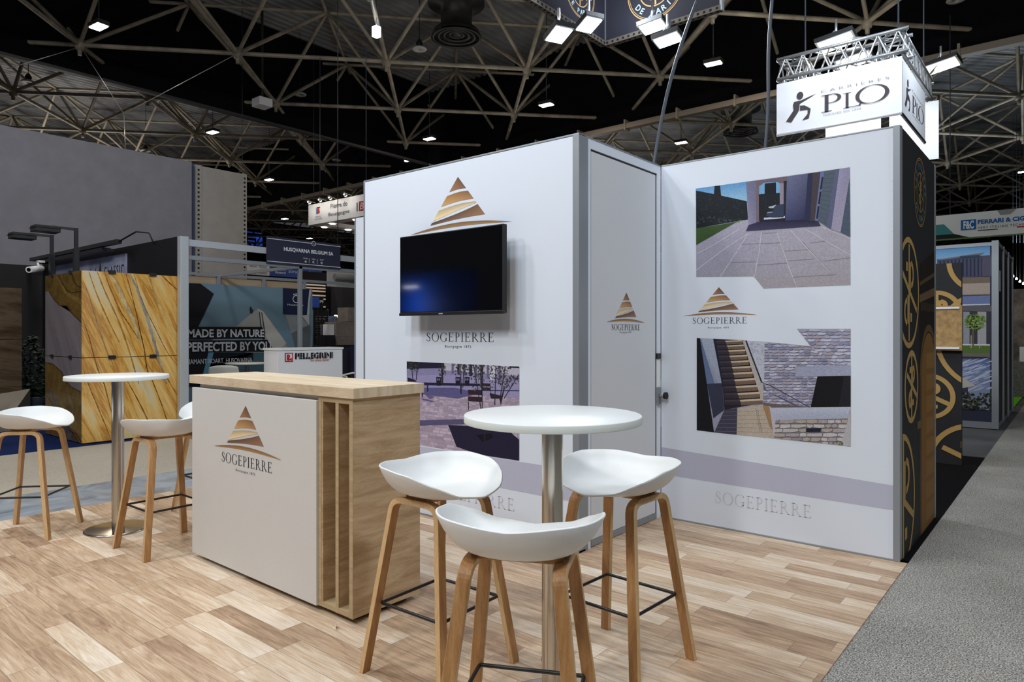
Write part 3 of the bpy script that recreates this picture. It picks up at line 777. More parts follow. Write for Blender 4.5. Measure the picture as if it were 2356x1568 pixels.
def mural_stairs():
    a = Art(PP, 0.0007, crop=(1560, 640, 3.919))
    P = a.px; rnd = random.Random(9)
    stone = (166, 166, 190)
    P([(170, 537), (760, 570), (1197, 610), (1555, 900), (1555, 1513), (170, 1368)], stone, 0)
    P([(1073, 455), (1558, 455), (1556, 900), (1555, 900), (1197, 610)], stone, 0)
    def stones(poly, y0, y1, x0, x1, hrow, cols, layer):
        a.set_clip_px(poly); y = y0
        while y < y1:
            x = x0 - rnd.random() * 40
            while x < x1:
                wd = rnd.uniform(1.4, 3.6) * hrow; j = hrow * 0.14
                q = [(x + 3 + rnd.uniform(0, j), y + 2 + rnd.uniform(0, j)), (x + wd * 0.5, y + rnd.uniform(0, j)), (x + wd - 3 - rnd.uniform(0, j), y + 2 + rnd.uniform(0, j)), (x + wd - 3, y + hrow - 4 - rnd.uniform(0, j * 2)), (x + wd * 0.5, y + hrow - 2 - rnd.uniform(0, j)), (x + 3, y + hrow - 4 - rnd.uniform(0, j * 2))]
                P(q, rnd.choice(cols), layer)
                q2 = [(q[3][0], q[3][1] - 2), (q[4][0], q[4][1]), (q[5][0], q[5][1]), (q[5][0], q[5][1] + 4), (q[4][0], q[4][1] + 5), (q[3][0], q[3][1] + 4)]
                P(q2, (84, 82, 108), layer + 1)
                x += wd
            y += hrow
        a.clip = None
    cols = [(190, 190, 212), (168, 168, 192), (146, 146, 172), (204, 204, 222), (178, 174, 190), (176, 166, 174)]
    stones([(780, 573), (1197, 612), (1555, 900), (1555, 1160), (770, 1160)], 570, 1160, 775, 1560, 26, cols, 1)
    stones([(1073, 455), (1558, 455), (1556, 902), (1197, 612)], 455, 900, 1060, 1560, 30, cols, 1)
    P([(770, 1120), (1190, 1160), (840, 1168), (765, 1150)], (110, 98, 100), 4)
    P([(770, 945), (800, 1010), (1110, 1160), (1080, 1163), (775, 1000)], (96, 92, 118), 4)
    P([(170, 537), (202, 540), (326, 1387), (170, 1368)], (18, 18, 24), 5)
    P([(200, 540), (320, 545), (398, 948), (262, 952)], [(176, 186, 206), (176, 186, 206), (168, 176, 196), (110, 122, 158)], 5)
    P([(200, 540), (212, 560), (330, 945), (262, 952)], (106, 122, 160), 6)
    P([(262, 950), (400, 943), (418, 1185), (320, 1260)], (58, 60, 82), 6)
    P([(318, 545), (350, 548), (428, 978), (402, 978)], (24, 34, 56), 7)
    P([(320, 545), (570, 555), (615, 562), (765, 1120), (420, 1185), (404, 980)], (38, 34, 44), 4)
    P([(583, 562), (628, 562), (768, 940), (768, 1118), (742, 1080), (742, 1060)], (188, 180, 176), 5)
    P([(625, 562), (782, 575), (778, 940), (757, 938)], (196, 200, 214), 5)
    for k in range(60):
        t = rnd.random(); x = 640 + 130 * t + rnd.uniform(-5, 5); y = rnd.uniform(570 + (x - 640) * 0.2, 600 + (x - 640) * 2.2)
        if x < 775 and y < 930: a.strip_px([(x, y), (min(778, x + 14), y + 10)], 3, (150, 150, 172), 6)
    ys = [575, 618, 663, 712, 762, 815, 868, 928, 990, 1052, 1112]
    rx = [583, 595, 608, 625, 640, 657, 676, 698, 718, 740, 765]
    lx = [345, 352, 360, 368, 377, 386, 394, 404, 412, 418, 422]
    sx = [440, 455, 468, 478, 490, 502, 512, 522, 534, 552, 572]
    for k in range(11):
        y = ys[k]; h = (ys[min(k + 1, 10)] - ys[max(k - 1, 0)]) / (1 if k in (0, 10) else 2)
        P([(sx[k] - 20, y - h * 0.05), (rx[k], y - h * 0.22), (rx[k], y + h * 0.34), (sx[k], y + h * 0.52)], (120, 98, 84), 7)
        P([(sx[k] - 14, y - h * 0.30), (rx[k], y - h * 0.5), (rx[k], y - h * 0.20), (sx[k] - 8, y - h * 0.02)], (206, 188, 160), 8)
        P([(lx[k], y + h * 0.0), (sx[k] - 6, y - h * 0.05), (sx[k] - 2, y + h * 0.42), (lx[k] + 3, y + h * 0.5)], (56, 48, 58), 7)
        P([(lx[k], y - h * 0.28), (sx[k] - 14, y - h * 0.34), (sx[k] - 10, y - h * 0.05), (lx[k], y)], (74, 66, 78), 8)
    a.strip_px([(614, 560), (757, 938)], 13, (40, 44, 62), 10)
    a.strip_px([(757, 935), (840, 968), (1190, 1162)], 5, (30, 30, 42), 10)
    P([(1060, 795), (1558, 780), (1558, 878), (1062, 886)], (168, 172, 196), 5)
    P([(1258, 884), (1558, 877), (1558, 1160), (1197, 1160)], (14, 14, 20), 6); P([(1495, 885), (1558, 878), (1558, 1160), (1450, 1160)], (32, 30, 40), 7)
    P([(420, 1185), (765, 1140), (840, 1170), (868, 1442), (328, 1388)], (192, 178, 162), 5)
    P([(420, 1185), (536, 1168), (530, 1408), (328, 1388)], (70, 68, 88), 6)
    for k in range(6): a.strip_px([(400 - k * 14, 1205 + k * 34), (860, 1190 + k * 40)], 2, (150, 138, 128), 7)
    for k in range(24): P([(700 + (k % 2) * 14 + k * 1.6, 1172 + k * 9), (708 + (k % 2) * 14 + k * 1.6, 1172 + k * 9), (708 + (k % 2) * 14 + k * 1.6, 1178 + k * 9), (700 + (k % 2) * 14 + k * 1.6, 1178 + k * 9)], (110, 100, 96), 8)
    P([(765, 1145), (825, 1150), (868, 1300), (862, 1380), (830, 1340)], (168, 132, 96), 8)
    P([(825, 1148), (845, 1168), (882, 1275), (868, 1442)], (196, 192, 200), 9)
    P([(830, 1165), (1558, 1158), (1535, 1262), (882, 1278)], [(196, 200, 218), (200, 204, 222), (176, 182, 204), (180, 184, 206)], 9)
    P([(882, 1272), (1535, 1258), (1558, 1200), (1555, 1513), (868, 1442)], (132, 124, 122), 6)
    stones([(882, 1275), (1530, 1262), (1490, 1505), (868, 1442)], 1272, 1510, 860, 1560, 40, [(196, 190, 190), (176, 168, 168), (156, 148, 150), (206, 200, 202), (184, 172, 160)], 7)
    P([(1535, 1262), (1558, 1180), (1556, 1513), (1470, 1504)], (190, 186, 190), 9)
    P([(1155, 1350), (1293, 1348), (1288, 1382), (1157, 1384)], (30, 36, 50), 10)
    for k in range(30):
        x = rnd.uniform(1390, 1490); y = rnd.uniform(1470, 1502); P([(x - 7, y), (x, y - 6), (x + 7, y), (x, y + 6)], rnd.choice([(90, 110, 60), (120, 130, 70)]), 10)
    a.build('mural_photo', wr, M['photo'], 'lower photo print, stone stairs against a rough stone wall')
mural_stairs()

# -- wall_back : the return of the same wall left of the cabin
w = MB().box((-5.93, YP, 0), (-4.38, YP + 0.05, WH)).build('wall_back', M['fabric']); tag(w, kind='structure')
f = MB()
for k in range(7): f.tube((-5.92, YP + 0.003, 2.4 - k * 0.07), (-5.80, YP + 0.003, 2.36 - k * 0.07), 0.005, 0.001, 6)
f.build('fabric_fold', M['fabric'], w)
MB().box((-5.945, YP - 0.005, 0), (-5.925, YP + 0.055, WH)).build('frame_profile', M['alu'], w)

# -- door wall of the cabin
w = MB(); w.box((XD - 0.05, 3.58, 0), (XD, 3.615, WH - 0.005)); w.box((XD - 0.05, 4.495, 0), (XD, 4.55, WH - 0.005)); w.box((XD - 0.05, 3.615, 2.505), (XD, 4.495, WH - 0.005))
ws = w.build('wall_side', M['fabric']); tag(ws, kind='structure')
MB().box((XD - 0.055, 3.55, WH - 0.006), (XD + 0.002, 4.55, WH + 0.003)).build('frame_profile', M['alu'], ws)
g = MB(); g.box((XD - 0.045, 3.612, 0.0), (XD - 0.008, 3.628, 2.51)); g.box((XD - 0.045, 4.478, 0.0), (XD - 0.008, 4.498, 2.51)); g.box((XD - 0.045, 3.61, 2.495), (XD - 0.008, 4.50, 2.51))
g.build('door_gap_seal', M['dark_gap'], ws)
door = MB().box((XD - 0.04, 3.628, 0.045), (XD - 0.004, 4.478, 2.492)).build('door_1', M['door'], bevel=0.003); tag(door, kind='structure')
fr = MB(); fr.box((XD - 0.042, 3.624, 0.004), (XD - 0.001, 4.48, 0.044)); fr.build('door_rail', M['alu'], door)
a = Art(PD, -0.002)
layered_pyramid(a, 4.06, 1.621, 1.420, 0.255)
fit_text(a, 'SOGEPIERRE', PD.uz(1408, 750)[0], PD.uz(1473, 750)[0], PD.uz(1440, 758)[1] - 0.004, PD.uz(1440, 743)[1] - 0.006, INK, serif=True)
fit_text(a, 'Bourgogne 1875', PD.uz(1427, 764)[0], PD.uz(1453, 764)[0], 1.345, 1.360, INK, spacing=1.3)
a.build('door_lettering', door)
h = MB()
ya, zt_ = PD.uz(1509, 893)
h.box((XD, 4.485, 0.83), (XD + 0.012, 4.535, 0.955)); h.tube((XD + 0.01, 4.512, 0.895), (XD + 0.055, 4.512, 0.895), 0.018, 0.018, 16); h.tube((XD + 0.05, 4.512, 0.895), (XD + 0.068, 4.512, 0.895), 0.024, 0.026, 20, 1)
h.build('door_knob', [M['alu'], M['black']], door)
MB().box((XD - 0.004, 4.483, 1.16), (XD + 0.010, 4.540, 1.20)).build('door_catch', M['black_metal'], door)
st = MB().box((XD, 4.485, 0.955), (XD + 0.002, 4.530, 1.16)).build('tape_strip', M['white_plastic'], door)

# -- screen
def make_screen():
    t = thing('television', 'large black flat television mounted on the white booth wall under the brown emblem', 'television', (-3.33, YT, 1.47))
    x0, x1, z0, z1 = -3.826, -2.833, 1.478, 2.050
    MB().box((x0, 3.335, z0), (x1, 3.375, z1)).build('casing', M['black'], t, bevel=0.004)
    MB().box((x0 + 0.008, 3.3325, z0 + 0.022), (x1 - 0.008, 3.336, z1 - 0.008)).build('screen', M['black_gloss'], t)
    MB().box((x0 - 0.004, 3.330, z0 - 0.006), (x1 + 0.004, 3.352, z0 + 0.016)).build('bottom_bezel', M['black_metal'], t, bevel=0.002)
    MB().box((-3.60, 3.375, 1.55), (-3.06, 3.42, 1.90)).build('rear_housing', M['black'], t, bevel=0.01)
    b = MB(); b.box((-3.42, 3.42, 1.58), (-3.36, 3.478, 1.88)); b.box((-3.30, 3.42, 1.58), (-3.24, 3.478, 1.88)); b.box((-3.46, 3.465, 1.66), (-3.20, 3.479, 1.80))
    b.build('wall_bracket', M['black_metal'], t)
    MB().box((-3.415, 3.3285, 1.478), (-3.375, 3.3302, 1.486)).build('badge', M['alu_light'], t)
make_screen()

# ================================================================== COUNTER
def make_counter():
    t = thing('reception_counter', 'oak-effect reception counter with a white front panel, slotted end and brown pyramid logo', 'counter', (-3.34, 2.16, 0))
    x0, x1, y0, y1 = -4.075, -2.568, 1.955, 2.372
    MB().box((x0 - 0.075, y0 - 0.012, 1.046), (x1 + 0.018, y1 + 0.012, 1.095)).build('worktop', [M['oak_top']], t, bevel=0.0015)
    b = MB()
    b.box((-2.835, y0 + 0.0, 0.030), (-2.800, y1, 1.0455)); b.box((x1 - 0.028, y0, 0.030), (x1, y1, 1.0455))
    b.build('end_panel', M['oak'], t, bevel=0.001)
    MB().box((-2.698, y0 + 0.004, 0.055), (-2.675, y1, 1.022)).build('divider', M['oak'], t)
    MB().box((-2.835, y1 - 0.19, 0.055), (x1 - 0.01, y1 - 0.17, 1.022)).build('back_panel', M['oak'], t)
    MB().box((-2.799, y0 + 0.0005, 0.030), (x1 - 0.029, y1, 0.056)).build('bottom_shelf', M['oak_edge'], t, bevel=0.001)
    MB().box((-2.799, y0 + 0.0005, 1.018), (x1 - 0.029, y1, 1.045)).build('top_shelf', M['oak_edge'], t, bevel=0.001)
    b = MB()
    for xa, xb in ((-2.836, -2.812), (-2.6985, -2.6745), (x1 - 0.026, x1 + 0.0005)): b.box((xa, y0 - 0.0015, 0.03), (xb, y0 + 0.002, 1.044))
    b.build('edge_banding', M['oak_edge'], t)
    MB().box((-2.8355, y0 - 0.0010, 0.0305), (x1 + 0.0002, y0 + 0.0015, 0.0545)).build('edge_banding', M['oak_edge'], t)
    MB().box((-2.8355, y0 - 0.0010, 1.0195), (x1 + 0.0002, y0 + 0.0015, 1.0455)).build('edge_banding', M['oak_edge'], t)
    MB().box((x0, y0 + 0.02, 0.03), (-2.836, y1, 1.046)).build('carcass', M['rib'], t)
    fp = MB().box((-4.112, y0 - 0.012, 0.028), (-2.838, y0 + 0.012, 1.022)).build('front_panel', M['rib'], t, bevel=0.002)
    MB().box((x0 + 0.06, y0 + 0.06, 0.0), (x1 - 0.05, y1 - 0.05, 0.036)).build('plinth', M['black'], t)
    pl = Plane('Y', y0 - 0.012); a = Art(pl, 0.001)
    u, z = pl.uz(564, 933); ul, zl = pl.uz(492, 1024); ur, zr = pl.uz(648, 1056)
    layered_pyramid(a, (ul + ur) / 2, z, (zl + zr) / 2 - 0.004, (ur - ul) / 2)
    n0 = pl.uz(511, 1050)[0]; n1 = pl.uz(626, 1070)[0]
    fit_text(a, 'SOGEPIERRE', n0, n1, pl.uz(511, 1062)[1] + 0.002, pl.uz(511, 1039)[1] + 0.004, INK, serif=True)
    b0 = pl.uz(543, 1083)[0]; b1 = pl.uz(587, 1090)[0]
    fit_text(a, 'Bourgogne 1875', b0, b1, pl.uz(543, 1084)[1], pl.uz(543, 1077)[1], INK, spacing=1.3)
    l = a.build('logo_lettering', fp)
make_counter()

# ================================================================== TALL TABLES
def make_table(loc, label, R=0.317):
    t = thing('bar_table', label, 'table', loc, 0, 'white bar tables')
    x, y, _ = loc
    c = (x, y, 0)
    MB().lathe([(0, 1.058), (R - 0.002, 1.058), (R, 1.056)], 72, c).lathe([(R, 1.056), (R + 0.0003, 1.034), (R, 1.032)], 72, c, 1).lathe([(R, 1.032), (0, 1.031)], 72, c, 0, False).build('table_top', [M['white_top'], M['edge_top']], t)
    MB().lathe([(0.0, 1.031), (0.11, 1.031), (0.11, 1.024), (0.040, 1.023)], 40, c).build('mounting_plate', M['stainless'], t)
    MB().lathe([(0.038, 0.012), (0.038, 1.026)], 40, c).build('column', M['stainless'], t)
    MB().lathe([(0, 0.0), (0.205, 0.0), (0.205, 0.004)], 64, c, 0, False).lathe([(0.205, 0.004), (0.203, 0.010), (0.19, 0.0125), (0.06, 0.018), (0.045, 0.022), (0.0, 0.022)], 64, c).build('base_disc', M['stainless'], t)
pr = deep(1271, HY, 2.45); pl_ = deep(271, HY, 4.70)
make_table((pr.x, pr.y, 0), 'white round bar table on a steel column among three stools in front')
make_table((pl_.x, pl_.y, 0), 'white round bar table on a steel column left of the counter')

# ================================================================== STOOLS
def make_stool():
    """front faces local +X; origin on the floor under the seat centre"""
    t = thing('bar_stool', 'x', 'stool', (0, 0, 0), 0, 'white shell bar stools')
    # seat shell
    NA, NR = 72, 18; zb = 0.712
    def outline(th):
        cx, sx = math.cos(th), math.sin(th); n = 2.35
        ax = 0.232 if cx > 0 else 0.205; ay = 0.244
        r = (abs(cx / ax) ** n + abs(sx / ay) ** n) ** (-1 / n)
        return r * cx, r * sx
    KEY = [(0, 0.026), (28, 0.040), (52, 0.074), (78, 0.108), (105, 0.120), (140, 0.118), (180, 0.106)]
    def rim(th):
        a = abs(math.degrees(math.atan2(math.sin(th), math.cos(th))))      # 0 front, 180 back
        for (a0, h0), (a1, h1) in zip(KEY[:-1], KEY[1:]):
            if a <= a1 + 1e-6:
                q = (a - a0) / (a1 - a0); q = q * q * (3 - 2 * q) * 0.4 + q * 0.6
                return h0 + (h1 - h0) * q
        return KEY[-1][1]
    vs, fs = [(0, 0, zb)], []
    for i in range(1, NR + 1):
        s = i / NR
        for k in range(NA):
            th = 2 * PI * k / NA; x, y = outline(th)
            flare = 1.0
            h = rim(th)
            z = zb + h * (0.35 * s ** 2.6 + 0.65 * s ** 5.0)
            if math.cos(th) > 0.5: z -= 0.016 * max(0, (s - 0.7) / 0.3) ** 2 * (math.cos(th) - 0.5) * 2
            vs.append((x * s ** 0.78, y * s ** 0.78, z))
    for k in range(NA): fs.append((0, 1 + k, 1 + (k + 1) % NA))
    for i in range(NR - 1):
        for k in range(NA):
            a_ = 1 + i * NA + k; b_ = 1 + i * NA + (k + 1) % NA; fs.append((a_, a_ + NA, b_ + NA, b_))
    sh = MB().raw(vs, fs, 0, True).build('seat_shell', M['white_plastic'], t)
    so = sh.modifiers.new('thickness', 'SOLIDIFY'); so.thickness = 0.007; so.offset = -1
    bv = sh.modifiers.new('round', 'BEVEL'); bv.width = 0.002; bv.segments = 2; bv.limit_method = 'ANGLE'; bv.angle_limit = math.radians(50)
    # wooden seat bearer
    MB().box((-0.060, -0.135, 0.690), (0.060, 0.135, 0.712)).build('seat_bearer', M['leg_wood'], t, bevel=0.004)
    # two bent frames, each an inverted U running front to back
    zt = 0.700; T = 0.024; W = 0.040
    def frame_pts(side):
        # centreline in the leaning plane: (x, z), y leans outwards towards the floor
        pts = []
        def yy(z): return side * (0.132 + (zt - z) / zt * 0.082)
        xf, xt = 0.213, 0.118; r = 0.045
        legdir = Vector((xf - xt, 0, -zt)).normalized()
        def leg(sx):
            L = []
            n = 14
            for k in range(n + 1):
                z = 0.0 + (zt - 0.055) * k / n
                x = xf + (xt - xf) * (z / zt)
                L.append((sx * x, yy(z), z))
            return L
        A = leg(-1); B = leg(1)
        x0 = A[-1][0]; z0 = A[-1][2]
        arcs = []
        top = zt - T / 2
        # quadratic corner
        def corner(sx):
            p0 = (sx * abs(x0), z0); p1 = (sx * (xt - 0.000), top); p2 = (sx * (abs(x0) - 0.062), top)
            C = []
            for k in range(1, 9):
                s = k / 8; x = (1 - s) ** 2 * p0[0] + 2 * s * (1 - s) * p1[0] + s * s * p2[0]; z = (1 - s) ** 2 * p0[1] + 2 * s * (1 - s) * p1[1] + s * s * p2[1]
                C.append((x, yy(z), z))
            return C
        return A + corner(-1) + list(reversed(corner(1))) + list(reversed(B))
    for side in (-1, 1):
        pts = [Vector(p) for p in frame_pts(side)]
        m = MB(); rings = []
        n = len(pts)
        lean = math.atan2(0.082, zt)
        wdir = Vector((0, math.cos(lean), side * math.sin(lean)))   # across the strip (width), square to the leaning plane
        for i, p in enumerate(pts):
            if i == 0: d = pts[1] - pts[0]
            elif i == n - 1: d = pts[-1] - pts[-2]
            else: d = (pts[i + 1] - pts[i]).normalized() + (pts[i] - pts[i - 1]).normalized()
            d.normalize()
            nn = d.cross(wdir).normalized()
            q = [p + wdir * (W / 2 * a_) + nn * (T / 2 * b_) for a_, b_ in ((-1, -1), (1, -1), (1, 1), (-1, 1))]
            if i in (0, n - 1):
                for v in q:
                    if True: v.z = 0.0
            rings.append(q)
        fs = []; mi = []
        vv = [v for q in rings for v in q]
        half = n // 2
        def seg(i0, i1, name):
            mm = MB()
            for i in range(i0, i1):
                for k in range(4):
                    a_, b_ = i * 4 + k, i * 4 + (k + 1) % 4
                    mm.raw([vv[a_], vv[b_], vv[b_ + 4], vv[a_ + 4]], [(0, 1, 2, 3)], 1 if k in (1, 3) else 0)
            if i0 == 0: mm.raw(rings[0], [(3, 2, 1, 0)], 1)
            if i1 == n - 1: mm.raw(rings[-1], [(0, 1, 2, 3)], 1)
            return mm.build(name, [M['leg_wood'], M['leg_edge']], t, bevel=0.0025)
        seg(0, half, 'leg'); seg(half, n - 1, 'leg')
    # footrest ring
    hz = 0.272; a_ = 0.163; b_ = 0.170
    pts = []
    for cx_, cy_, st_ in ((a_, b_, 0), (-a_, b_, 90), (-a_, -b_, 180), (a_, -b_, 270)):
        r = 0.012
        for k in range(5):
            th = math.radians(st_ + 90 * k / 4)
            pts.append((cx_ - math.copysign(r, cx_) + r * math.cos(th), cy_ - math.copysign(r, cy_) + r * math.sin(th), hz))
    MB().path(pts, 0.0065, 10, 0, True).build('footrest', M['black_metal'], t)
    return t
stool = make_stool()
def copy_tree(o, parent=None):
    c = o.copy(); col.objects.link(c)
    if parent is not None: c.parent = parent; c.matrix_parent_inverse = o.matrix_parent_inverse.copy()
    for ch in [x for x in sc.objects if x.parent == o]: copy_tree(ch, c)
    return c
SP = [(-1.985, 1.945, math.radians(2), 'white shell stool on ash legs beside the slotted oak end of the counter'),
      (-1.455, 2.452, math.radians(-93), 'white shell stool between the right bar table and the cabin door'),
      (-1.270, 1.575, math.radians(117), 'nearest white shell stool, its back to us before the right bar table'),
      (-4.440, 1.935, math.radians(181), 'white shell stool pulled close to the white front panel end, left of the counter'),
      (-5.050, 2.555, math.radians(-92), 'white shell stool mostly hidden behind the left edge of the counter'),
      (-5.464, 1.490, math.radians(47), 'white shell stool cut off by the left edge of the picture')]
for i, (x, y, a_, lb) in enumerate(SP):
    o = stool if i == 0 else copy_tree(stool)
    o.location = (x, y, 0); o.rotation_euler = (0, 0, a_); o['label'] = lb
# small clear cable tag on the floor by the counter
tag(MB().beam((-2.62, 1.90, 0.004), (-2.59, 1.875, 0.022), 0.004, 0.010).build('tape_scrap', M['white_plastic']), 'tiny strip of clear tape sticking out under the slotted end of the counter', 'tape')

# ================================================================== BLACK AND GOLD STAND (right, behind the white wall)
GOLD = (176, 142, 84); GOLD_D = (150, 118, 66)
XG = -0.80
PG = Plane('X', XG)
gw = MB().box((XG - 0.04, 4.606, 0.0), (XG, 5.80, 2.57)).build('printed_wall', M['black'])
tag(gw, 'black side wall printed with gold rings, monograms and a stone archway', 'partition')
def monogram(a, cu, cz, r, col_, ru=1.0, lay=3, w=None):
    w = w or r * 0.10
    a.line((cu, cz - r * 0.97), (cu, cz + r * 0.97), w, col_, lay)
    # a P to the right and its turned twin to the left, crossed by a slanting bar
    a.line((cu + ru * 0.12 * r, cz + 0.05 * r), (cu + ru * 0.12 * r, cz + 0.62 * r), w, col_, lay)
    a.ring(cu + ru * 0.22 * r, cz + 0.38 * r, 0.28 * r, w, col_, lay, -PI / 2, PI / 2, 30, ru)
    a.line((cu - ru * 0.12 * r, cz - 0.05 * r), (cu - ru * 0.12 * r, cz - 0.62 * r), w, col_, lay)
    a.ring(cu - ru * 0.22 * r, cz - 0.38 * r, 0.28 * r, w, col_, lay, PI / 2, 1.5 * PI, 30, ru)
    a.line((cu - ru * 0.75 * r, cz + 0.40 * r), (cu + ru * 0.85 * r, cz - 0.34 * r), w, col_, lay)
    a.line((cu + ru * 0.22 * r, cz - 0.40 * r), (cu + ru * 0.22 * r, cz - 0.58 * r), w * 1.5, col_, lay)
    a.line((cu - ru * 0.22 * r, cz + 0.42 * r), (cu - ru * 0.22 * r, cz + 0.60 * r), w * 1.5, col_, lay)
def arc_text(a, text, cu, cz, r, size, a_mid, span, col_, ru=1.0, flip=False, bold=0.02):
    n = len(text)
    for i, ch in enumerate(text):
        if ch == ' ': continue
        vs, fs = sans(ch, bold)
        xs = [v[0] for v in vs]; mx = (min(xs) + max(xs)) / 2
        s = (i - (n - 1) / 2) / max(1, n - 1)
        th = a_mid - s * span if not flip else a_mid + s * span
        ca, sa = math.cos(th), math.sin(th)
        rad = (ca, sa); tan = (sa, -ca)
        if flip: rad = (-ca, -sa); tan = (-sa, ca)
        P_ = []
        for x, y in vs:
            ox = (x - mx) * size; oy = (y - 0.35) * size
            P_.append((cu + ru * (r * ca + tan[0] * ox + rad[0] * oy), cz + r * sa + tan[1] * ox + rad[1] * oy))
        for f in fs: a.uz([P_[k] for k in f], col_, 4)
def emblem_round(a, cu, cz, r, txt_col=(150, 190, 200), ru=1.0, words=True, ring_col=GOLD):
    a.ring(cu, cz, r, r * 0.035, ring_col, 2, ru=ru); a.ring(cu, cz, r * 0.94, r * 0.02, ring_col, 2, ru=ru)
    a.ring(cu, cz, r * 0.58, r * 0.04, ring_col, 2, ru=ru)
    monogram(a, cu, cz, r * 0.54, ring_col, ru, 3, r * 0.06)
    if words:
        arc_text(a, 'LES PIERRES', cu, cz, r * 0.76, r * 0.26, PI / 2, math.radians(170), txt_col, ru)
        arc_text(a, 'DE PARIS', cu, cz, r * 0.76, r * 0.26, -PI / 2, math.radians(105), txt_col, ru, True)
        for th in (math.radians(184), math.radians(-4)):
            a.ring(cu + ru * r * 0.76 * math.cos(th), cz + r * 0.76 * math.sin(th), r * 0.03, r * 0.03, txt_col, 3, n=8)
a = Art(PG, 0.001)
a.clip = ccw([(4.612, 0.004), (5.795, 0.004), (5.795, 2.566), (4.612, 2.566)])
# archway photo on the far half
u = lambda px, py: PG.uz(px, py)
def hill(px): return px
yA, yB = u(2116, 700)[0], u(2150, 700)[0]
a.uz([(yA, 0.0), (5.80, 0.0), (5.80, 1.95), (yA, 1.80)], (30, 23, 18), 0)
a.uz([(yA, 1.55), (5.80, 1.62), (5.80, 1.68), (yA, 1.60)], (104, 80, 56), 1)
a.uz([(yA, 1.66), (5.80, 1.76), (5.80, 1.79), (yA, 1.685)], (84, 64, 46), 1)
for k in range(12): a.uz([(yA + 0.04 + k * 0.055, 1.50), (yA + 0.065 + k * 0.055, 1.50), (yA + 0.065 + k * 0.055, 1.555), (yA + 0.04 + k * 0.055, 1.555)], (70, 54, 40), 1)
ac = (yA + 5.80) / 2 + 0.05
a.ring(ac, 1.05, 0.30, 0.30, (124, 88, 44), 1, 0, PI, 24)
a.uz([(ac - 0.30, 0.0), (ac + 0.30, 0.0), (ac + 0.30, 1.05), (ac - 0.30, 1.05)], (128, 90, 44), 1)
for k in range(8):
    zz = 0.05 + k * 0.15; a.uz([(ac - 0.10, zz), (ac + 0.22, zz), (ac + 0.22, zz + 0.11), (ac - 0.10, zz + 0.11)], (142, 102, 54), 2)
a.ring(ac, 1.05, 0.36, 0.05, (92, 68, 42), 2, 0, PI, 24)
a.uz([(ac - 0.37, 0.0), (ac - 0.31, 0.0), (ac - 0.31, 1.05), (ac - 0.37, 1.05)], (78, 58, 40), 2)
a.uz([(ac - 0.45, 0.72), (ac - 0.24, 0.72), (ac - 0.24, 0.77), (ac - 0.45, 0.77)], (110, 84, 54), 3)
a.uz([(ac + 0.31, 0.0), (ac + 0.36, 0.0), (ac + 0.36, 1.05), (ac + 0.31, 1.05)], (66, 48, 32), 2)
def ring_px(cx_, cy_, top, wpx, halfpx=None, mono=True, w=None):
    cu, cz = PG.uz(cx_, cy_); _, zt2 = PG.uz(cx_, top); r = zt2 - cz
    a.ring(cu, cz, r, w or 0.035, GOLD, 3)
    if mono: monogram(a, cu, cz, r * 0.9, GOLD, 1, 4, 0.036 if r > 0.2 else 0.026)
ring_px(2091, 673, 545, 0)
ring_px(2097, 889, 805, 0)
cu, cz = PG.uz(2076, 1160)
a.ring(cu - 0.02, cz, 0.42, 0.038, GOLD, 3); monogram(a, cu + 0.02, cz, 0.40, GOLD, 1, 4, 0.045)
e1 = PG.uz(2117, 443); e2 = PG.uz(2117, 364)
a.ring(e1[0], e1[1], 0.001, 0.001, GOLD, 1)
emblem_round(a, e1[0], e1[1], e2[1] - e1[1], (96, 124, 132), ring_col=(140, 112, 66))
a.build('printed_rings', gw)
m = MB(); m.box((XG - 0.042, 5.80, 0), (XG + 0.004, 5.84, 2.575)); m.build('edge_profile', M['alu'], gw, bevel=0.002)

# second black and gold panel, standing further back
YG = 8.28
PG2 = Plane('Y', YG)
uR = PG2.uz(2213, 800)[0]; zT = PG2.uz(2185, 605)[1]
t = MB().box((-3.0, YG, 0), (uR, YG + 0.05, zT)).build('printed_panel', M['black'])
tag(t, 'lower black panel with cropped gold rings standing on the black carpet', 'partition')
a = Art(PG2, 0.001, crop=(2040, 540, 2.063))
a.clip = ccw([(-2.99, 0.005), (uR - 0.003, 0.005), (uR - 0.003, zT - 0.003), (-2.99, zT - 0.003)])
def rp(cx_, cy_, rr, w=0.045, mono=False):
    cu, cz = a._uz((cx_, cy_)); r = abs(a._uz((cx_, cy_ - rr))[1] - cz)
    a.ring(cu, cz, r, w, GOLD, 1)
    if mono: monogram(a, cu, cz, r * 0.9, GOLD, 1, 2, w)
rp(470, 120, 158); rp(235, 370, 106, mono=True); rp(520, 500, 250); rp(200, 765, 108, 0.045, True); rp(420, 1090, 195, 0.05, True)
a.build('printed_rings', t)
tb = Plane('Y', YG - 0.07)
b0 = tb.uz(2153, 703); b1 = tb.uz(2213, 806)
t = thing('stone_sample_box', 'tan sandstone sample board with pale rims fixed on the lower black and gold panel', 'sample board', (b0[0], YG, b1[1]))
MB().box((b0[0] - 0.35, YG - 0.06, b1[1]), (b1[0], YG - 0.003, b0[1])).build('stone_face', M['tan'], t)
MB().box((b0[0] - 0.35, YG - 0.075, b0[1] - 0.035), (b1[0] - 0.02, YG - 0.06, b0[1] - 0.015)).build('upper_rim', M['white'], t)
MB().box((b0[0] - 0.35, YG - 0.075, b1[1] + 0.015), (b1[0] - 0.02, YG - 0.06, b1[1] + 0.035)).build('lower_rim', M['white'], t)

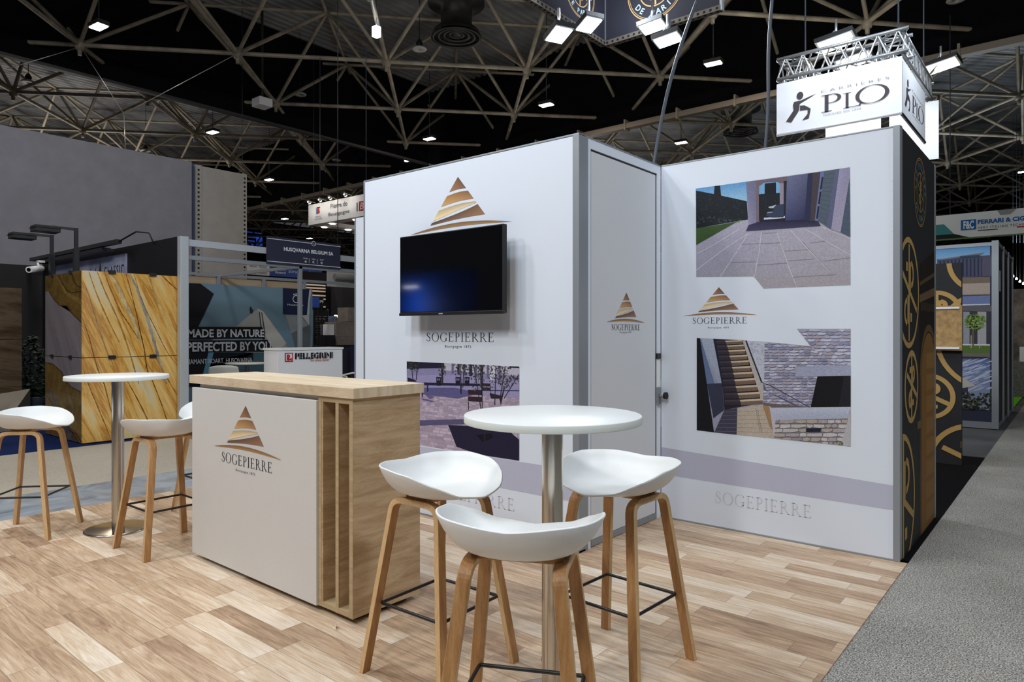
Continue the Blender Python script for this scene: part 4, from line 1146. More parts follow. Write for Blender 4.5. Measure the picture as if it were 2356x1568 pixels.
# ================================================================== PHOTO PANEL STAND (far right)
Q = ground(2296, 987)
YQ = Q.y; PQ = Plane('Y', YQ)
XQ = Q.x
zq = PQ.uz(2290, 556)[1]
t = thing('photo_panel_stand', 'grey framed stand wall with three large building photographs, far right', 'partition', (XQ, YQ, 0))
MB().box((XQ - 3.2, YQ + 0.01, 0.02), (XQ - 0.02, YQ + 0.05, zq - 0.02)).build('panel', M['navy'], t)
for uu in (XQ - 3.2, XQ - 1.25): MB().box((uu, YQ - 0.01, 0), (uu + 0.05, YQ + 0.06, zq)).build('post', M['alu'], t)
MB().box((XQ - 0.07, YQ - 0.01, 0), (XQ + 0.01, YQ + 0.07, zq + 0.02)).build('post', M['alu'], t)
MB().box((XQ - 3.2, YQ - 0.005, zq - 0.05), (XQ - 0.02, YQ + 0.055, zq)).build('top_rail', M['alu'], t)
MB().box((XQ - 3.2, YQ - 0.005, 0.0), (XQ - 0.02, YQ + 0.055, 0.09)).build('bottom_rail', M['alu'], t)
yEnd = on_x(2330, 944, XQ)[0]
MB().box((XQ - 0.05, YQ + 0.07, 0.05), (XQ - 0.01, yEnd, zq - 0.02)).build('side_panel', mat('dark_print', (48, 44, 46), 0.5, noise=(3, 0.5)), t)
for k in range(1, 4):
    yy = YQ + (yEnd - YQ) * k / 3; MB().box((XQ - 0.06, yy - 0.03, 0), (XQ + 0.012, yy + 0.02, zq + 0.02)).build('post', M['alu'], t)
for zz in (0.02, zq - 0.02): MB().box((XQ - 0.055, YQ + 0.07, zz - 0.02), (XQ + 0.005, yEnd, zz + 0.03)).build('side_rail', M['alu'], t)
for k in range(2):
    yy = YQ + (yEnd - YQ) * (0.14 + k * 0.55); MB().box((XQ - 0.009, yy, 1.95 - k * 0.1), (XQ - 0.006, yy + 0.14, 2.25 - k * 0.1)).build('notice', M['white'], t)
a = Art(PQ, -0.006, crop=(2140, 480, 2.75))
P = a.px
rnd = random.Random(11)
# top photograph: slatted building, gravel
uL = XQ - 1.15
def gz(y): return a._uz((300, y))[1]
def cell(y0, y1, c, lay=0):
    a.uz([(uL, gz(y1)), (XQ - 0.09, gz(y1)), (XQ - 0.09, gz(y0)), (uL, gz(y0))], c, lay)
cell(232, 330, [(150, 190, 220), (150, 190, 220), (96, 158, 214), (96, 158, 214)]); cell(330, 545, (150, 136, 124), 0); cell(430, 470, (120, 106, 90), 1)
P([(45, 318), (390, 292), (392, 430), (45, 436)], (74, 78, 104), 2)
for k in range(13): P([(60 + k * 24, 330 - k * 2), (70 + k * 24, 330 - k * 2), (70 + k * 24, 428), (60 + k * 24, 430)], (40, 44, 70), 3)
P([(330, 300), (392, 293), (392, 425), (330, 428)], (84, 82, 104), 4)
P([(40, 322), (260, 288), (345, 276), (320, 290), (60, 326)], (120, 122, 128), 5); P([(190, 300), (315, 290), (315, 303), (190, 312)], (50, 70, 90), 6)
cell(470, 540, (176, 160, 148), 2)
cell(550, 606, (110, 124, 168), 1); cell(602, 610, (210, 214, 224), 2)
cell(610, 865, (58, 58, 66), 1); P([(45, 612), (402, 612), (402, 650), (45, 640)], (96, 94, 100), 2)
for x0, x1, c in ((210, 250, (150, 152, 164)), (300, 356, (168, 166, 172)), (392, 402, (180, 190, 200)), (60, 130, (150, 152, 164))): P([(x0, 650), (x1, 652), (x1, 858), (x0, 856)], c, 3)
cell(856, 864, (220, 220, 224), 4); cell(864, 912, (86, 112, 48), 4); cell(912, 936, (110, 104, 100), 4)
P([(268, 760), (276, 760), (278, 880), (268, 880)], (110, 100, 80), 6)
for x in (258, 312): P([(x, 800), (x + 5, 800), (x + 5, 882), (x, 882)], (190, 184, 170), 6)
for k in range(260):
    an = rnd.random() * 2 * PI; rr = math.sqrt(rnd.random()); x = 288 + 68 * rr * math.cos(an); y = 716 + 50 * rr * math.sin(an); s = rnd.uniform(4, 9)
    P([(x - s, y), (x, y - s * 0.7), (x + s, y), (x, y + s * 0.7)], rnd.choice([(96, 128, 44), (126, 156, 62), (66, 92, 34), (150, 172, 86)]), 7)
cell(950, 1270, [(150, 160, 186), (150, 160, 186), (86, 106, 158), (86, 106, 158)], 1)
for k in range(90):
    x = rnd.uniform(120, 400); y = rnd.uniform(955, 1150); s = rnd.uniform(24, 60)
    P([(x - s, y + s * 0.3), (x, y - s * 0.12), (x + s, y - s * 0.42), (x, y + s * 0.10)], rnd.choice([(170, 180, 204), (176, 186, 208), (156, 167, 196), (190, 196, 214)]), 2)
P([(150, 1060), (212, 1068), (288, 1120), (200, 1135), (150, 1135)], (190, 186, 180), 4); P([(150, 1130), (240, 1125), (240, 1160), (150, 1170)], (60, 60, 70), 3)
for k in range(200):
    x = rnd.uniform(120, 400); y = rnd.uniform(1165, 1268); s = rnd.uniform(6, 14)
    P([(x - s, y), (x, y - s * 0.7), (x + s, y), (x, y + s * 0.7)], rnd.choice([(36, 46, 34), (58, 66, 40), (80, 80, 50), (24, 30, 28)]), 5)
a.build('building_photos', t, M['photo'])

# small spots of a far light string
for k, (px, py) in enumerate([(2331, 635), (2339, 641), (2347, 647), (2355, 652)]):
    p = deep(px, py, 24)
    sl_ = tag(MB().lathe([(0, -0.03), (0.03, -0.03), (0.035, 0.0), (0.02, 0.04), (0, 0.05)], 12, p).build('spot_lamp', M['lamp_white']), ['first and highest', 'second', 'third', 'last and lowest'][k] + ' of the tiny white spots in a slanting row at the right edge', 'lamp', 'row of tiny spots at the right edge')
    MB().tube((p.x, p.y, p.z + 0.03), (p.x, p.y, 9.0), 0.006, seg=5).build('suspension', M['cable'], sl_)
# rock picture, granite desk, white box
p0 = on_y(2322, 665, 22.0); p1 = on_y(2420, 842, 22.0)
rk = MB().box((p0[0] - 0.3, 22.0, 0.0), (p1[0], 22.06, p0[1])).build('rock_picture', mat('rock_print', (168, 150, 146), 0.7, noise=(2.2, 0.75)))
tag(rk, 'large picture of rocks and water at the far right edge', 'picture')
g0 = ground(2326, 912)
tag(MB().box((g0.x, g0.y, 0), (g0.x + 1.6, g0.y + 0.5, CAM_H + (HY - 832) / F * 14.4)).build('granite_desk', M['granite']), 'speckled grey granite desk at the right edge on green carpet', 'desk')
q0 = deep(2346, 832, 14.5)
tag(MB().box((q0.x, q0.y, 0.7385), (q0.x + 0.5, q0.y + 0.3, 1.05)).build('display_box', M['white']), 'white box standing on the granite desk', 'box')

# hanging banner with blue lettering
YF = 19.0; PF = Plane('Y', YF)
f0 = PF.uz(2150, 497); f1 = PF.uz(2470, 545)
zt_, zb_ = PF.uz(2300, 483)[1], PF.uz(2300, 540)[1]
t = thing('hanging_banner', 'long white hanging banner with blue lettering and a teal corner, right', 'banner', (f0[0], YF, zb_))
MB().box((f0[0] - 1.0, YF, zb_), (f0[0] + 6.5, YF + 0.3, zt_)).build('cloth', M['white'], t)
a = Art(PF, 0.004)
uu = lambda px: PF.uz(px, 510)[0]
H = zt_ - zb_
a.uz([(f0[0] - 1.0, zb_ + 0.18 * H), (uu(2195), zb_ + 0.18 * H), (uu(2172), zb_ + 0.62 * H), (f0[0] - 1.0, zb_ + 0.62 * H)], (70, 140, 144), 1)
a.uz([(f0[0] - 1.0, zb_), (uu(2230), zb_), (uu(2195), zb_ + 0.18 * H), (f0[0] - 1.0, zb_ + 0.18 * H)], (30, 34, 38), 1)
a.uz([(uu(2295), zt_), (uu(2302), zt_ - 0.2 * H), (uu(2325), zt_ - 0.2 * H), (uu(2340), zt_)], (150, 152, 154), 1)
BL = (30, 104, 180)
x0, x1 = uu(2211), uu(2246)
a.uz([(x0, zb_ + 0.30 * H), (x1, zb_ + 0.30 * H), (x1, zb_ + 0.72 * H), (x0, zb_ + 0.72 * H)], BL, 1)
fit_text(a, 'F&C', x0 + 0.05, x1 - 0.04, zb_ + 0.34 * H, zb_ + 0.68 * H, (235, 240, 245), bold=0.04)
fit_text(a, 'FERRARI & CIGARINI', uu(2250), uu(2250) + (uu(2356) - uu(2250)) * 1.42, zb_ + 0.50 * H, zb_ + 0.68 * H, BL, bold=0.04)
fit_text(a, 'VERY ITALIAN TECHNOLOGY', uu(2250), uu(2250) + (uu(2356) - uu(2250)) * 1.38, zb_ + 0.30 * H, zb_ + 0.40 * H, (60, 66, 70), spacing=1.3)
a.line((uu(2250), zb_ + 0.24 * H), (uu(2296), zb_ + 0.24 * H), 0.02, (60, 66, 70), 2); a.line((uu(2340), zb_ + 0.26 * H), (uu(2360), zb_ + 0.26 * H), 0.03, (190, 40, 40), 2)
a.build('blue_lettering', t)
for s in (0.3, 3.6):
    MB().tube((f0[0] + s, YF + 0.15, zt_), (f0[0] + s, YF + 0.15, 8.9), 0.012, seg=6).build('hanging_wire', M['cable'], t)

# ================================================================== WHITE HANGING BANNERS WITH TRUSS (right)
YB = 8.34; XB = -1.455
PB = Plane('Y', YB); PBX = Plane('X', XB)
b_l, zb0 = PB.uz(1787, 317)[0], PB.uz(2074, 263)[1]
zt0 = PB.uz(2074, 129)[1]
b_r = PB.uz(2075, 200)[0]
yfar = PBX.uz(2129, 300)[0]
t = thing('square_truss', 'square aluminium lattice truss hung above the white banners', 'truss', (b_r, YB, zt0 + 0.1))
def truss(p0, p1, up, side, n, parent):
    p0, p1, up, side = Vector(p0), Vector(p1), Vector(up), Vector(side)
    ch = MB()
    C_ = [Vector((0, 0, 0)), up, side, up + side]
    for c in C_: ch.tube(p0 + c, p1 + c, 0.022, seg=8)
    ch.build('chord', M['steel'], parent)
    br = MB(); d = (p1 - p0) / n
    for i in range(n):
        a_, b_ = p0 + d * i, p0 + d * (i + 1); mid = (a_ + b_) / 2
        for s1, s2 in ((C_[0], C_[1]), (C_[2], C_[3]), (C_[1], C_[3]), (C_[0], C_[2])):
            br.tube(a_ + s1, mid + s2, 0.010, seg=6, caps=False); br.tube(mid + s2, b_ + s1, 0.010, seg=6, caps=False)
    br.build('lattice', M['steel'], parent)
zt1 = zt0 + 0.06; TS = 0.24
wF = b_r - b_l
truss((b_l, YB - 0.03 + 0.05, zt1), (b_r + 0.06, YB + 0.02, zt1), (0, 0, TS), (0, TS, 0), 7, t)
truss((XB + 0.0, YB + 0.05, zt1), (XB + 0.0, yfar + 0.5, zt1), (0, 0, TS), (-TS, 0, 0), 8, t)
truss((b_l, YB + 0.05, zt1), (b_l, yfar + 0.5, zt1), (0, 0, TS), (TS, 0, 0), 8, t)
truss((b_l, yfar + 0.4, zt1), (b_r, yfar + 0.4, zt1), (0, 0, TS), (0, TS, 0), 7, t)
for x_, y_ in ((b_l + 0.3, YB + 0.1), (b_r - 0.05, YB + 0.1), (b_r - 0.05, yfar + 0.2)):
    MB().tube((x_, y_, zt1 + TS), (x_, y_ + 0.0, 9.0), 0.009, seg=6).build('sling', M['cable'], t)
def plo_art(a, fig, u0, u1, z0, z1):
    W_, H_ = u1 - u0, z1 - z0
    ink = (74, 66, 70)
    def q(pts): fig.uz([(u0 + x * W_, z0 + (0.22 + (y - 0.24) * 0.83) * H_) for x, y in pts], ink, 2)
    cx_, cz_ = u0 + 0.205 * W_, z0 + 0.69 * H_
    fig.ring(cx_, cz_, 0.070 * H_, 0.070 * H_, ink, 2, n=24, ru=0.85)
    q([(0.345, 0.78), (0.29, 0.72), (0.205, 0.63), (0.145, 0.63), (0.155, 0.69), (0.215, 0.695)])
    q([(0.145, 0.63), (0.205, 0.64), (0.195, 0.47), (0.13, 0.24), (0.085, 0.28), (0.15, 0.5)])
    q([(0.205, 0.47), (0.205, 0.58), (0.245, 0.565), (0.295, 0.47), (0.27, 0.46)])
    q([(0.295, 0.47), (0.27, 0.46), (0.27, 0.36), (0.225, 0.24), (0.28, 0.26), (0.292, 0.40)])
    def serif(ch, x0, x1, y0, y1): fit_text(a, ch, u0 + x0 * W_, u0 + x1 * W_, z0 + y0 * H_, z0 + y1 * H_, ink, serif=True, layer=3)
    serif('P', 0.385, 0.545, 0.29, 0.60); serif('L', 0.56, 0.70, 0.29, 0.56)
    serif('O', 0.655, 0.91, 0.29, 0.61)
    fit_text(a, 'C A R R I E R E S', u0 + 0.38 * W_, u0 + 0.91 * W_, z0 + 0.655 * H_, z0 + 0.70 * H_, (150, 146, 150))
    fit_text(a, 'FONDEE EN 1974', u0 + 0.40 * W_, u0 + 0.70 * W_, z0 + 0.225 * H_, z0 + 0.255 * H_, (170, 166, 170))
def banner_thing(box0, box1, label, art=None, rod=None):
    t = MB().box(box0, box1).build('hanging_banner', M['banner']); tag(t, label, 'banner')
    return t
t = banner_thing((b_l, YB, zb0), (b_r, YB + 0.012, zt0), 'white banner with a dark running figure, facing the front, under the truss')
a = Art(PB, 0.003); g_ = Art(PB, 0.003); plo_art(a, g_, b_l, b_r, zb0, zt0); a.build('lettering', t); g_.build('running_figure', t)
MB().tube((b_l, YB + 0.006, zb0 + 0.02), (b_r, YB + 0.006, zb0 + 0.02), 0.018, seg=8).build('hem_bar', M['banner'], t)
for k in range(8):
    uu_ = b_l + (b_r - b_l) * (k + 0.5) / 8; MB().tube((uu_, YB + 0.02, zt0 - 0.01), (uu_, YB + 0.02, zt1 - 0.01), 0.007, seg=6).build('hanging_tie', M['white'], t)
t = banner_thing((XB - 0.012, YB + 0.06, zb0), (XB, yfar, zt0), 'narrow-looking white banner with the running figure, turned to the right aisle')
a = Art(PBX, 0.003); g_ = Art(PBX, 0.003); plo_art(a, g_, YB + 0.06, yfar, zb0, zt0); a.build('lettering', t); g_.build('running_figure', t)
MB().tube((XB - 0.006, YB + 0.06, zb0 + 0.02), (XB - 0.006, yfar, zb0 + 0.02), 0.018, seg=8).build('hem_bar', M['black'], t)
yb2 = yfar + 0.38
banner_thing((b_l + 0.05, yb2, zb0 - 0.12), (b_l + 0.75, yb2 + 0.012, zt0), 'plain bright white banner end showing below the left of the figure banner')
pe = on_y(2160, 300, yb2)[0]
banner_thing((b_l + 0.85, yb2, zb0 - 0.12), (pe, yb2 + 0.012, zt0), 'plain bright white banner sticking out behind the right side of the truss')

def floodlight(px, py, d, label, aim=(0, 0, -1), size=0.30, m='lamp_white', roll=0.0, grp='floodlights', hold=None):
    p = deep(px, py, d)
    t = thing('floodlight', label, 'lamp', p, 0, grp)
    z = Vector(aim).normalized(); x = Vector((1, 0, 0)); x = (x - z * x.dot(z)).normalized(); y = z.cross(x)
    R4 = Matrix.Translation(p) @ Matrix((x, y, z)).transposed().to_4x4() @ Matrix.Rotation(roll, 4, 'Z')
    MB().box((-size * 0.62, -size * 0.45, -0.06), (size * 0.62, size * 0.45, -0.008), 0, R4).build('housing', M['black'], t)
    MB().box((-size * 0.60, -size * 0.43, -0.008), (size * 0.60, size * 0.43, 0.004), 0, R4).build('rim', M['steel'], t)
    MB().box((-size * 0.52, -size * 0.38, 0.004), (size * 0.52, size * 0.38, 0.010), 0, R4).build('lens', M[m], t)
    b = MB(); q = R4 @ Vector((0, 0, -0.06)); b.tube(q, q + Vector((0, 0, 0.22)), 0.015, seg=6); b.tube(R4 @ Vector((-size * 0.62, 0, -0.03)), q + Vector((0, 0, 0.10)), 0.008, seg=6)
    if hold is not None: b.tube(q, hold, 0.016, seg=6)
    b.build('bracket', M['steel'], t)
    return t
floodlight(1925, 98, 8.05, 'rectangular floodlight above the front of the lattice truss', (0.12, -0.10, -1.0), 0.34, hold=(b_l + 1.0, YB + 0.05, zt1 + TS))
floodlight(2166, 152, 9.4, 'rectangular floodlight right of the lattice truss', (0.12, -0.10, -1.0), 0.36, roll=0.1, hold=(XB - 0.02, yfar + 0.3, zt1 + TS))
floodlight(1965, 140, 9.0, 'floodlight inside the lattice truss, just over the banner edge', (0.12, -0.10, -1.0), 0.36, hold=(b_l + 1.3, yfar + 0.4, zt1 + TS))
area_light('banner_light_a', (b_l + 0.9, YB - 0.9, zt0 + 0.55), (b_l + 0.9, YB, zt0 - 0.3), 26, COOL, 0.3)
area_light('banner_light_b', (XB + 0.8, YB + 0.5, zt0 + 0.55), (XB, YB + 0.5, zt0 - 0.3), 20, COOL, 0.3)
area_light('banner_light_c', ((b_l + b_r) / 2, YB + 0.6, zt0 + 0.1), ((b_l + b_r) / 2, yb2, zt0 - 0.5), 30, COOL, 0.5)

# ================================================================== DARK HANGING SIGN WITH GOLD EMBLEMS (top)
XS, YS, ZS = -4.63, 7.46, 5.0
PS = Plane('Y', YS); PSX = Plane('X', XS)
sR = PS.uz(1658, 27)[0]; sL = PSX.uz(1236, 0)[0] - 0.35
t = thing('hanging_sign', 'dark two-sided hanging sign with gold ring emblems at the top of the picture', 'sign', (XS, YS, ZS))
DK = mat('slate_banner', (44, 44, 56), 0.6)
MB().box((XS, YS, ZS + 0.06), (sR, YS + 0.05, ZS + 1.9)).build('front_face', DK, t)
MB().box((XS - 0.05, sL, ZS + 0.06), (XS, YS + 0.05, ZS + 1.9)).build('side_face', DK, t)
def perforated(p0, p1, parent, axis):
    m = MB(); L = (Vector(p1) - Vector(p0)).length; n = int(L / 0.075)
    p0, p1 = Vector(p0), Vector(p1); d = (p1 - p0).normalized()
    if axis == 'Y': m.box((p0.x, p0.y - 0.012, p0.z - 0.0), (p1.x, p0.y + 0.06, p0.z + 0.06))
    else: m.box((p0.x - 0.06, p0.y, p0.z), (p0.x + 0.012, p1.y, p0.z + 0.06))
    for k in range(n):
        c = p0 + d * (k + 0.5) * L / n
        if axis == 'Y': m.box((c.x - 0.014, p0.y - 0.014, p0.z + 0.016), (c.x + 0.014, p0.y - 0.011, p0.z + 0.042), 1); m.box((c.x - 0.014, p0.y + 0.0, p0.z - 0.003), (c.x + 0.014, p0.y + 0.03, p0.z + 0.001), 1)
        else: m.box((p0.x + 0.011, c.y - 0.014, p0.z + 0.016), (p0.x + 0.014, c.y + 0.014, p0.z + 0.042), 1); m.box((p0.x - 0.03, c.y - 0.014, p0.z - 0.003), (p0.x, c.y + 0.014, p0.z + 0.001), 1)
    return m.build('perforated_rail', [mat('rail_alu', (120, 112, 102), 0.6, 0.2), M['black']], parent)
perforated((XS, YS, ZS), (sR, YS, ZS), t, 'Y'); perforated((XS, sL, ZS), (XS, YS, ZS), t, 'X')
MB().box((sR - 0.01, YS - 0.005, ZS), (sR + 0.02, YS + 0.055, ZS + 1.9)).build('edge_profile', M['alu_light'], t)
MB().box((XS + 0.001, YS - 0.012, ZS + 0.06), (XS + 0.012, YS - 0.001, ZS + 1.9)).build('corner_profile', M['alu'], t)
a = Art(PS, 0.003); ew = (206, 168, 116)
c0 = PS.uz(1509, 45); rr = (PS.uz(1575, -10)[0] - PS.uz(1443, -10)[0]) / 2
emblem_round(a, c0[0], c0[1] + rr, rr, (190, 216, 226), ring_col=ew)
a.build('gold_emblem', t)
a = Art(PSX, 0.003)
c0 = PSX.uz(1334, 41); rr = (PSX.uz(1366, 0)[0] - PSX.uz(1297, 0)[0]) / 2
emblem_round(a, c0[0], c0[1] + rr * 1.0, rr, (190, 216, 226), ring_col=ew)
a.build('gold_emblem', t)
dS = 7.9
floodlight(1286, 80, 7.05, 'left floodlight of the row under the dark emblem sign', (0.12, -0.10, -1.0), 0.24, 'lamp_cool', 0.5, hold=(XS + 0.0, YS - 0.8, ZS + 0.05))
floodlight(1355, 57, 7.5, 'second floodlight from the left under the dark emblem sign', (0.12, -0.10, -1.0), 0.24, 'lamp_cool', 0.5, hold=(XS + 0.0, YS - 0.4, ZS + 0.05))
floodlight(1502, 62, 7.6, 'third floodlight from the left under the dark emblem sign', (0.12, -0.10, -1.0), 0.24, 'lamp_cool', -0.1, hold=(XS + 0.7, YS, ZS + 0.05))
floodlight(1537, 92, 7.3, 'right floodlight of the row under the dark emblem sign', (0.12, -0.10, -1.0), 0.24, 'lamp_cool', -0.1, hold=(XS + 0.9, YS, ZS + 0.05))
area_light('sign_flood', (-3.9, 6.6, 5.0), (-1.5, 3.0, 0), 120, COOL, 0.4)
area_light('sign_flood_up', (-4.0, 6.9, 5.0), (-4.2, 7.2, 6.5), 16, COOL, 0.4)

# ================================================================== LEFT: GOLDEN STONE SLABS
XM, YM = -9.28, 3.05
yR = on_x(413, 998, XM)[0]; xL = on_y(104, 999, YM)[0]
ZM = 2.105; ZS_ = 1.045
tag(MB().box((xL + 0.02, YM + 0.025, 0.0), (XM - 0.025, yR - 0.01, ZM - 0.03)).build('display_block', M['black_wall']), 'black core block carrying the golden and grey stone slabs', 'block')
def slab_thing(a0, a1, m, label, clips):
    t = thing('stone_slab', label, 'stone slab', ((a0[0] + a1[0]) / 2, (a0[1] + a1[1]) / 2, a0[2]))
    MB().box(a0, a1).build('polished_face', [m], t)
    for c in clips: MB().box((c[0] - c[3], c[1] - c[4], c[2] - 0.022), (c[0] + c[3], c[1] + c[4], c[2] + 0.022)).build('clip', M['black_metal'], t)
    return t
y1_, y2_ = on_x(257, 800, XM)[0], on_x(351, 800, XM)[0]
x1_, x2_ = on_y(121, 800, YM)[0], on_y(163, 800, YM)[0]
slab_thing((XM - 0.022, YM, ZS_ + 0.004), (XM, yR, ZM), M['stone_yellow'], 'upper golden slab with slanting amber veins, facing the aisle', [(XM, y1_, ZM, 0.02, 0.04), (XM, y2_, ZM, 0.02, 0.04)])
slab_thing((XM - 0.022, YM, 0.01), (XM, yR, ZS_ - 0.004), M['stone_yellow'], 'lower golden slab with slanting amber veins, facing the aisle', [(XM, y1_, ZS_, 0.02, 0.04), (XM, y2_, ZS_, 0.02, 0.04)])
slab_thing((xL, YM - 0.0, ZS_ + 0.004), (XM - 0.024, YM + 0.022, ZM), M['stone_grey'], 'upper grey and brown slab on the darker side of the stone block', [(x1_, YM, ZM, 0.03, 0.02), (x2_, YM, ZM, 0.03, 0.02)])
slab_thing((xL, YM - 0.0, 0.01), (XM - 0.024, YM + 0.022, ZS_ - 0.004), M['stone_grey'], 'lower grey and brown slab on the darker side of the stone block', [(x1_, YM, ZS_, 0.03, 0.02), (x2_, YM, ZS_, 0.03, 0.02)])

# veins and patches in the stone faces
slabs_ = [o for o in sc.objects if o.name.startswith('stone_slab')]
BR, BD, BL_ = (118, 92, 40), (66, 46, 20), (142, 114, 56)
for n_, (z0_, z1_) in enumerate(((ZS_ + 0.006, ZM - 0.002), (0.012, ZS_ - 0.006))):
    a = Art(Plane('Y', YM), 0.0006, crop=(0, 620, 3.648)); a.step = 0.0003
    a.clip = ccw([(xL + 0.002, z0_), (XM - 0.026, z0_), (XM - 0.026, z1_), (xL + 0.002, z1_)])
    for pts, c, l in (([(370, 30), (690, -10), (690, 445), (640, 400), (600, 360)], BR, 1), ([(370, 30), (600, 360), (560, 300), (500, 300)], BR, 1), ([(370, 30), (500, 300), (455, 250), (430, 210), (412, 180), (370, 186)], BR, 1),
                      ([(370, 775), (440, 790), (520, 860), (545, 930), (600, 985), (690, 1032), (690, 1500), (370, 1440)], BR, 1),
                      ([(470, 60), (500, 70), (560, 190), (690, 250), (690, 300), (540, 200)], BL_, 2), ([(400, 1000), (430, 1010), (560, 1250), (640, 1480), (600, 1480), (500, 1250)], (100, 92, 84), 2), ([(500, 1100), (690, 1330), (690, 1400), (560, 1300)], BL_, 2)): a.px(pts, c, l)
    for pts in ([(412, 180), (430, 212), (455, 252), (500, 302), (560, 302), (600, 362), (640, 402), (690, 447)], [(490, 45), (520, 110), (560, 170), (600, 195), (690, 180)], [(600, 20), (610, 70), (640, 130), (690, 160)],
                [(370, 775), (440, 790), (520, 860), (545, 930), (600, 985), (690, 1032)], [(400, 1060), (480, 1200), (560, 1300), (660, 1450)], [(560, 1340), (640, 1380), (690, 1460)]): a.strip_px(pts, 7, BD, 3)
    a.build('brown_patches', slabs_[2 + n_], M['stone_vein'])
    a = Art(Plane('X', XM), -0.0012, crop=(0, 500, 3.136)); a.step = 0.0003
    a.clip = ccw([(YM + 0.003, z0_), (yR - 0.003, z0_), (yR - 0.003, z1_), (YM + 0.003, z1_)])
    for pts, w_, c in (([(930, 395), (990, 520), (1040, 660), (1090, 820), (1140, 1000), (1200, 1200)], 22, (178, 176, 164)), ([(780, 390), (850, 500), (890, 600), (960, 740), (1010, 900)], 26, (226, 206, 158)),
                       ([(905, 395), (940, 520), (985, 700), (1010, 820), (1040, 950), (1060, 1090), (1100, 1180), (1190, 1420), (1230, 1600)], 7, (110, 70, 34)), ([(750, 385), (790, 500), (860, 660), (910, 740), (950, 800), (1000, 880)], 7, (150, 96, 40)),
                       ([(590, 720), (640, 860), (700, 1080), (750, 1200), (800, 1390), (860, 1600)], 7, (140, 90, 40)), ([(1160, 410), (1220, 470), (1290, 530)], 8, (160, 96, 34)), ([(965, 400), (1010, 560), (1060, 680), (1120, 800), (1200, 960), (1290, 1080)], 6, (176, 108, 44)),
                       ([(600, 460), (640, 560), (700, 760), (760, 940), (800, 1080)], 5, (150, 140, 120)), ([(640, 390), (700, 560), (780, 740), (860, 900)], 9, (196, 136, 56)), ([(700, 390), (760, 540), (860, 760), (930, 960), (1000, 1200)], 12, (206, 150, 70)),
                       ([(1040, 390), (1100, 520), (1180, 700), (1290, 900)], 10, (232, 204, 138)), ([(900, 1150), (980, 1290), (1060, 1450), (1120, 1600)], 9, (166, 104, 40)), ([(600, 1100), (660, 1260), (740, 1450), (800, 1600)], 8, (170, 112, 46)), ([(1120, 1000), (1200, 1150), (1290, 1300)], 9, (196, 134, 60))):
        # soften the corners of each vein into a smooth run of short pieces
        q = []
        for i_ in range(len(pts) - 1):
            p_ = [pts[max(i_ - 1, 0)], pts[i_], pts[i_ + 1], pts[min(i_ + 2, len(pts) - 1)]]
            for k_ in range(8):
                t_ = k_ / 8; q.append(tuple(0.5 * (2 * p_[1][d] + (p_[2][d] - p_[0][d]) * t_ + (2 * p_[0][d] - 5 * p_[1][d] + 4 * p_[2][d] - p_[3][d]) * t_ ** 2 + (3 * p_[1][d] - p_[0][d] - 3 * p_[2][d] + p_[3][d]) * t_ ** 3) for d in (0, 1)))
        q.append(pts[-1]); n_q = len(q)
        for i_ in range(n_q - 1):
            ww = w_ * (0.35 + 0.65 * math.sin(PI * (i_ + 1) / (n_q + 1))) * (1 + 0.25 * math.sin(i_ * 1.7))
            a.strip_px([q[i_], q[i_ + 1]], ww, c, 1)
    a.build('dark_veins', slabs_[n_], M['stone_vein'])

# black stand walls around the slab block
YK = 4.32
xc = on_y(97, 600, YK)[0]
zk = CAM_H + (HY - 543) / F * deep(413, 543, 1).length
PK = Plane('Y', YK)
zk = PK.uz(412, 543)[1]
uk = PK.uz(412, 543)[0]
tag(MB().box((xc, YK, 0), (uk, YK + 0.06, zk)).build('stand_wall', M['black_wall']), 'black stand wall rising behind the golden stone slabs', 'partition')
PKX = Plane('X', xc)
tag(MB().box((xc - 0.06, -1.0, 0), (xc, YK - 0.001, zk - 0.06)).build('stand_wall', M['black_wall']), 'dark stand wall at the left edge behind the plant', 'partition')
tk = thing('track_light', 'black light bar running along the top of the black stand wall', 'light fixture', (xc + 1, YK - 0.1, zk))
uA = PK.uz(310, 580)[0]; uB = PK.uz(105, 590)[0]
MB().box((uB, YK - 0.26, zk + 0.00), (uA, YK - 0.18, zk + 0.06)).build('bar', M['black_metal'], tk)
MB().box((uB + 0.4, YK - 0.24, zk - 0.07), (uA - 0.6, YK - 0.12, zk - 0.01)).build('reflector', M['black_metal'], tk)
for uu_ in (uB + 0.5, (uA + uB) / 2, uA - 0.8): MB().box((uu_ - 0.02, YK - 0.22, zk - 0.05), (uu_ + 0.02, YK - 0.002, zk + 0.0)).build('bracket', M['black_metal'], tk)
MB().path([(uA, YK - 0.22, zk + 0.03), (uA + 0.3, YK - 0.1, zk + 0.16), (uA + 0.6, YK - 0.04, zk + 0.12), (uA + 0.7, YK - 0.02, zk - 0.04)], 0.012, 6).build('lead', M['black'], tk)
s0 = PK.uz(132, 616); s1 = PK.uz(293, 583); zb_s = zk - 0.95
zst = PK.uz(293, 583)[1]
sg = MB().box((s0[0], YK - 0.03, zst - 0.60), (s1[0], YK - 0.001, zst)).build('wall_sign', mat('sign_print', (172, 178, 204), 0.6, noise=(2, 0.25))); tag(sg, 'pale blue-grey sign reading CLASSIC, above the stone slabs', 'sign')
a = Art(Plane('Y', YK - 0.03), 0.002)
sW = s1[0] - s0[0]
fit_text(a, 'Lirondel', s0[0] + sW * 0.30, s0[0] + sW * 0.62, zst - 0.50, zst - 0.16, (40, 40, 60))
fit_text(a, 'CLASSIC', s0[0] + sW * 0.73, s0[0] + sW * 0.985, zst - 0.33, zst - 0.16, (36, 36, 46), spacing=1.2)
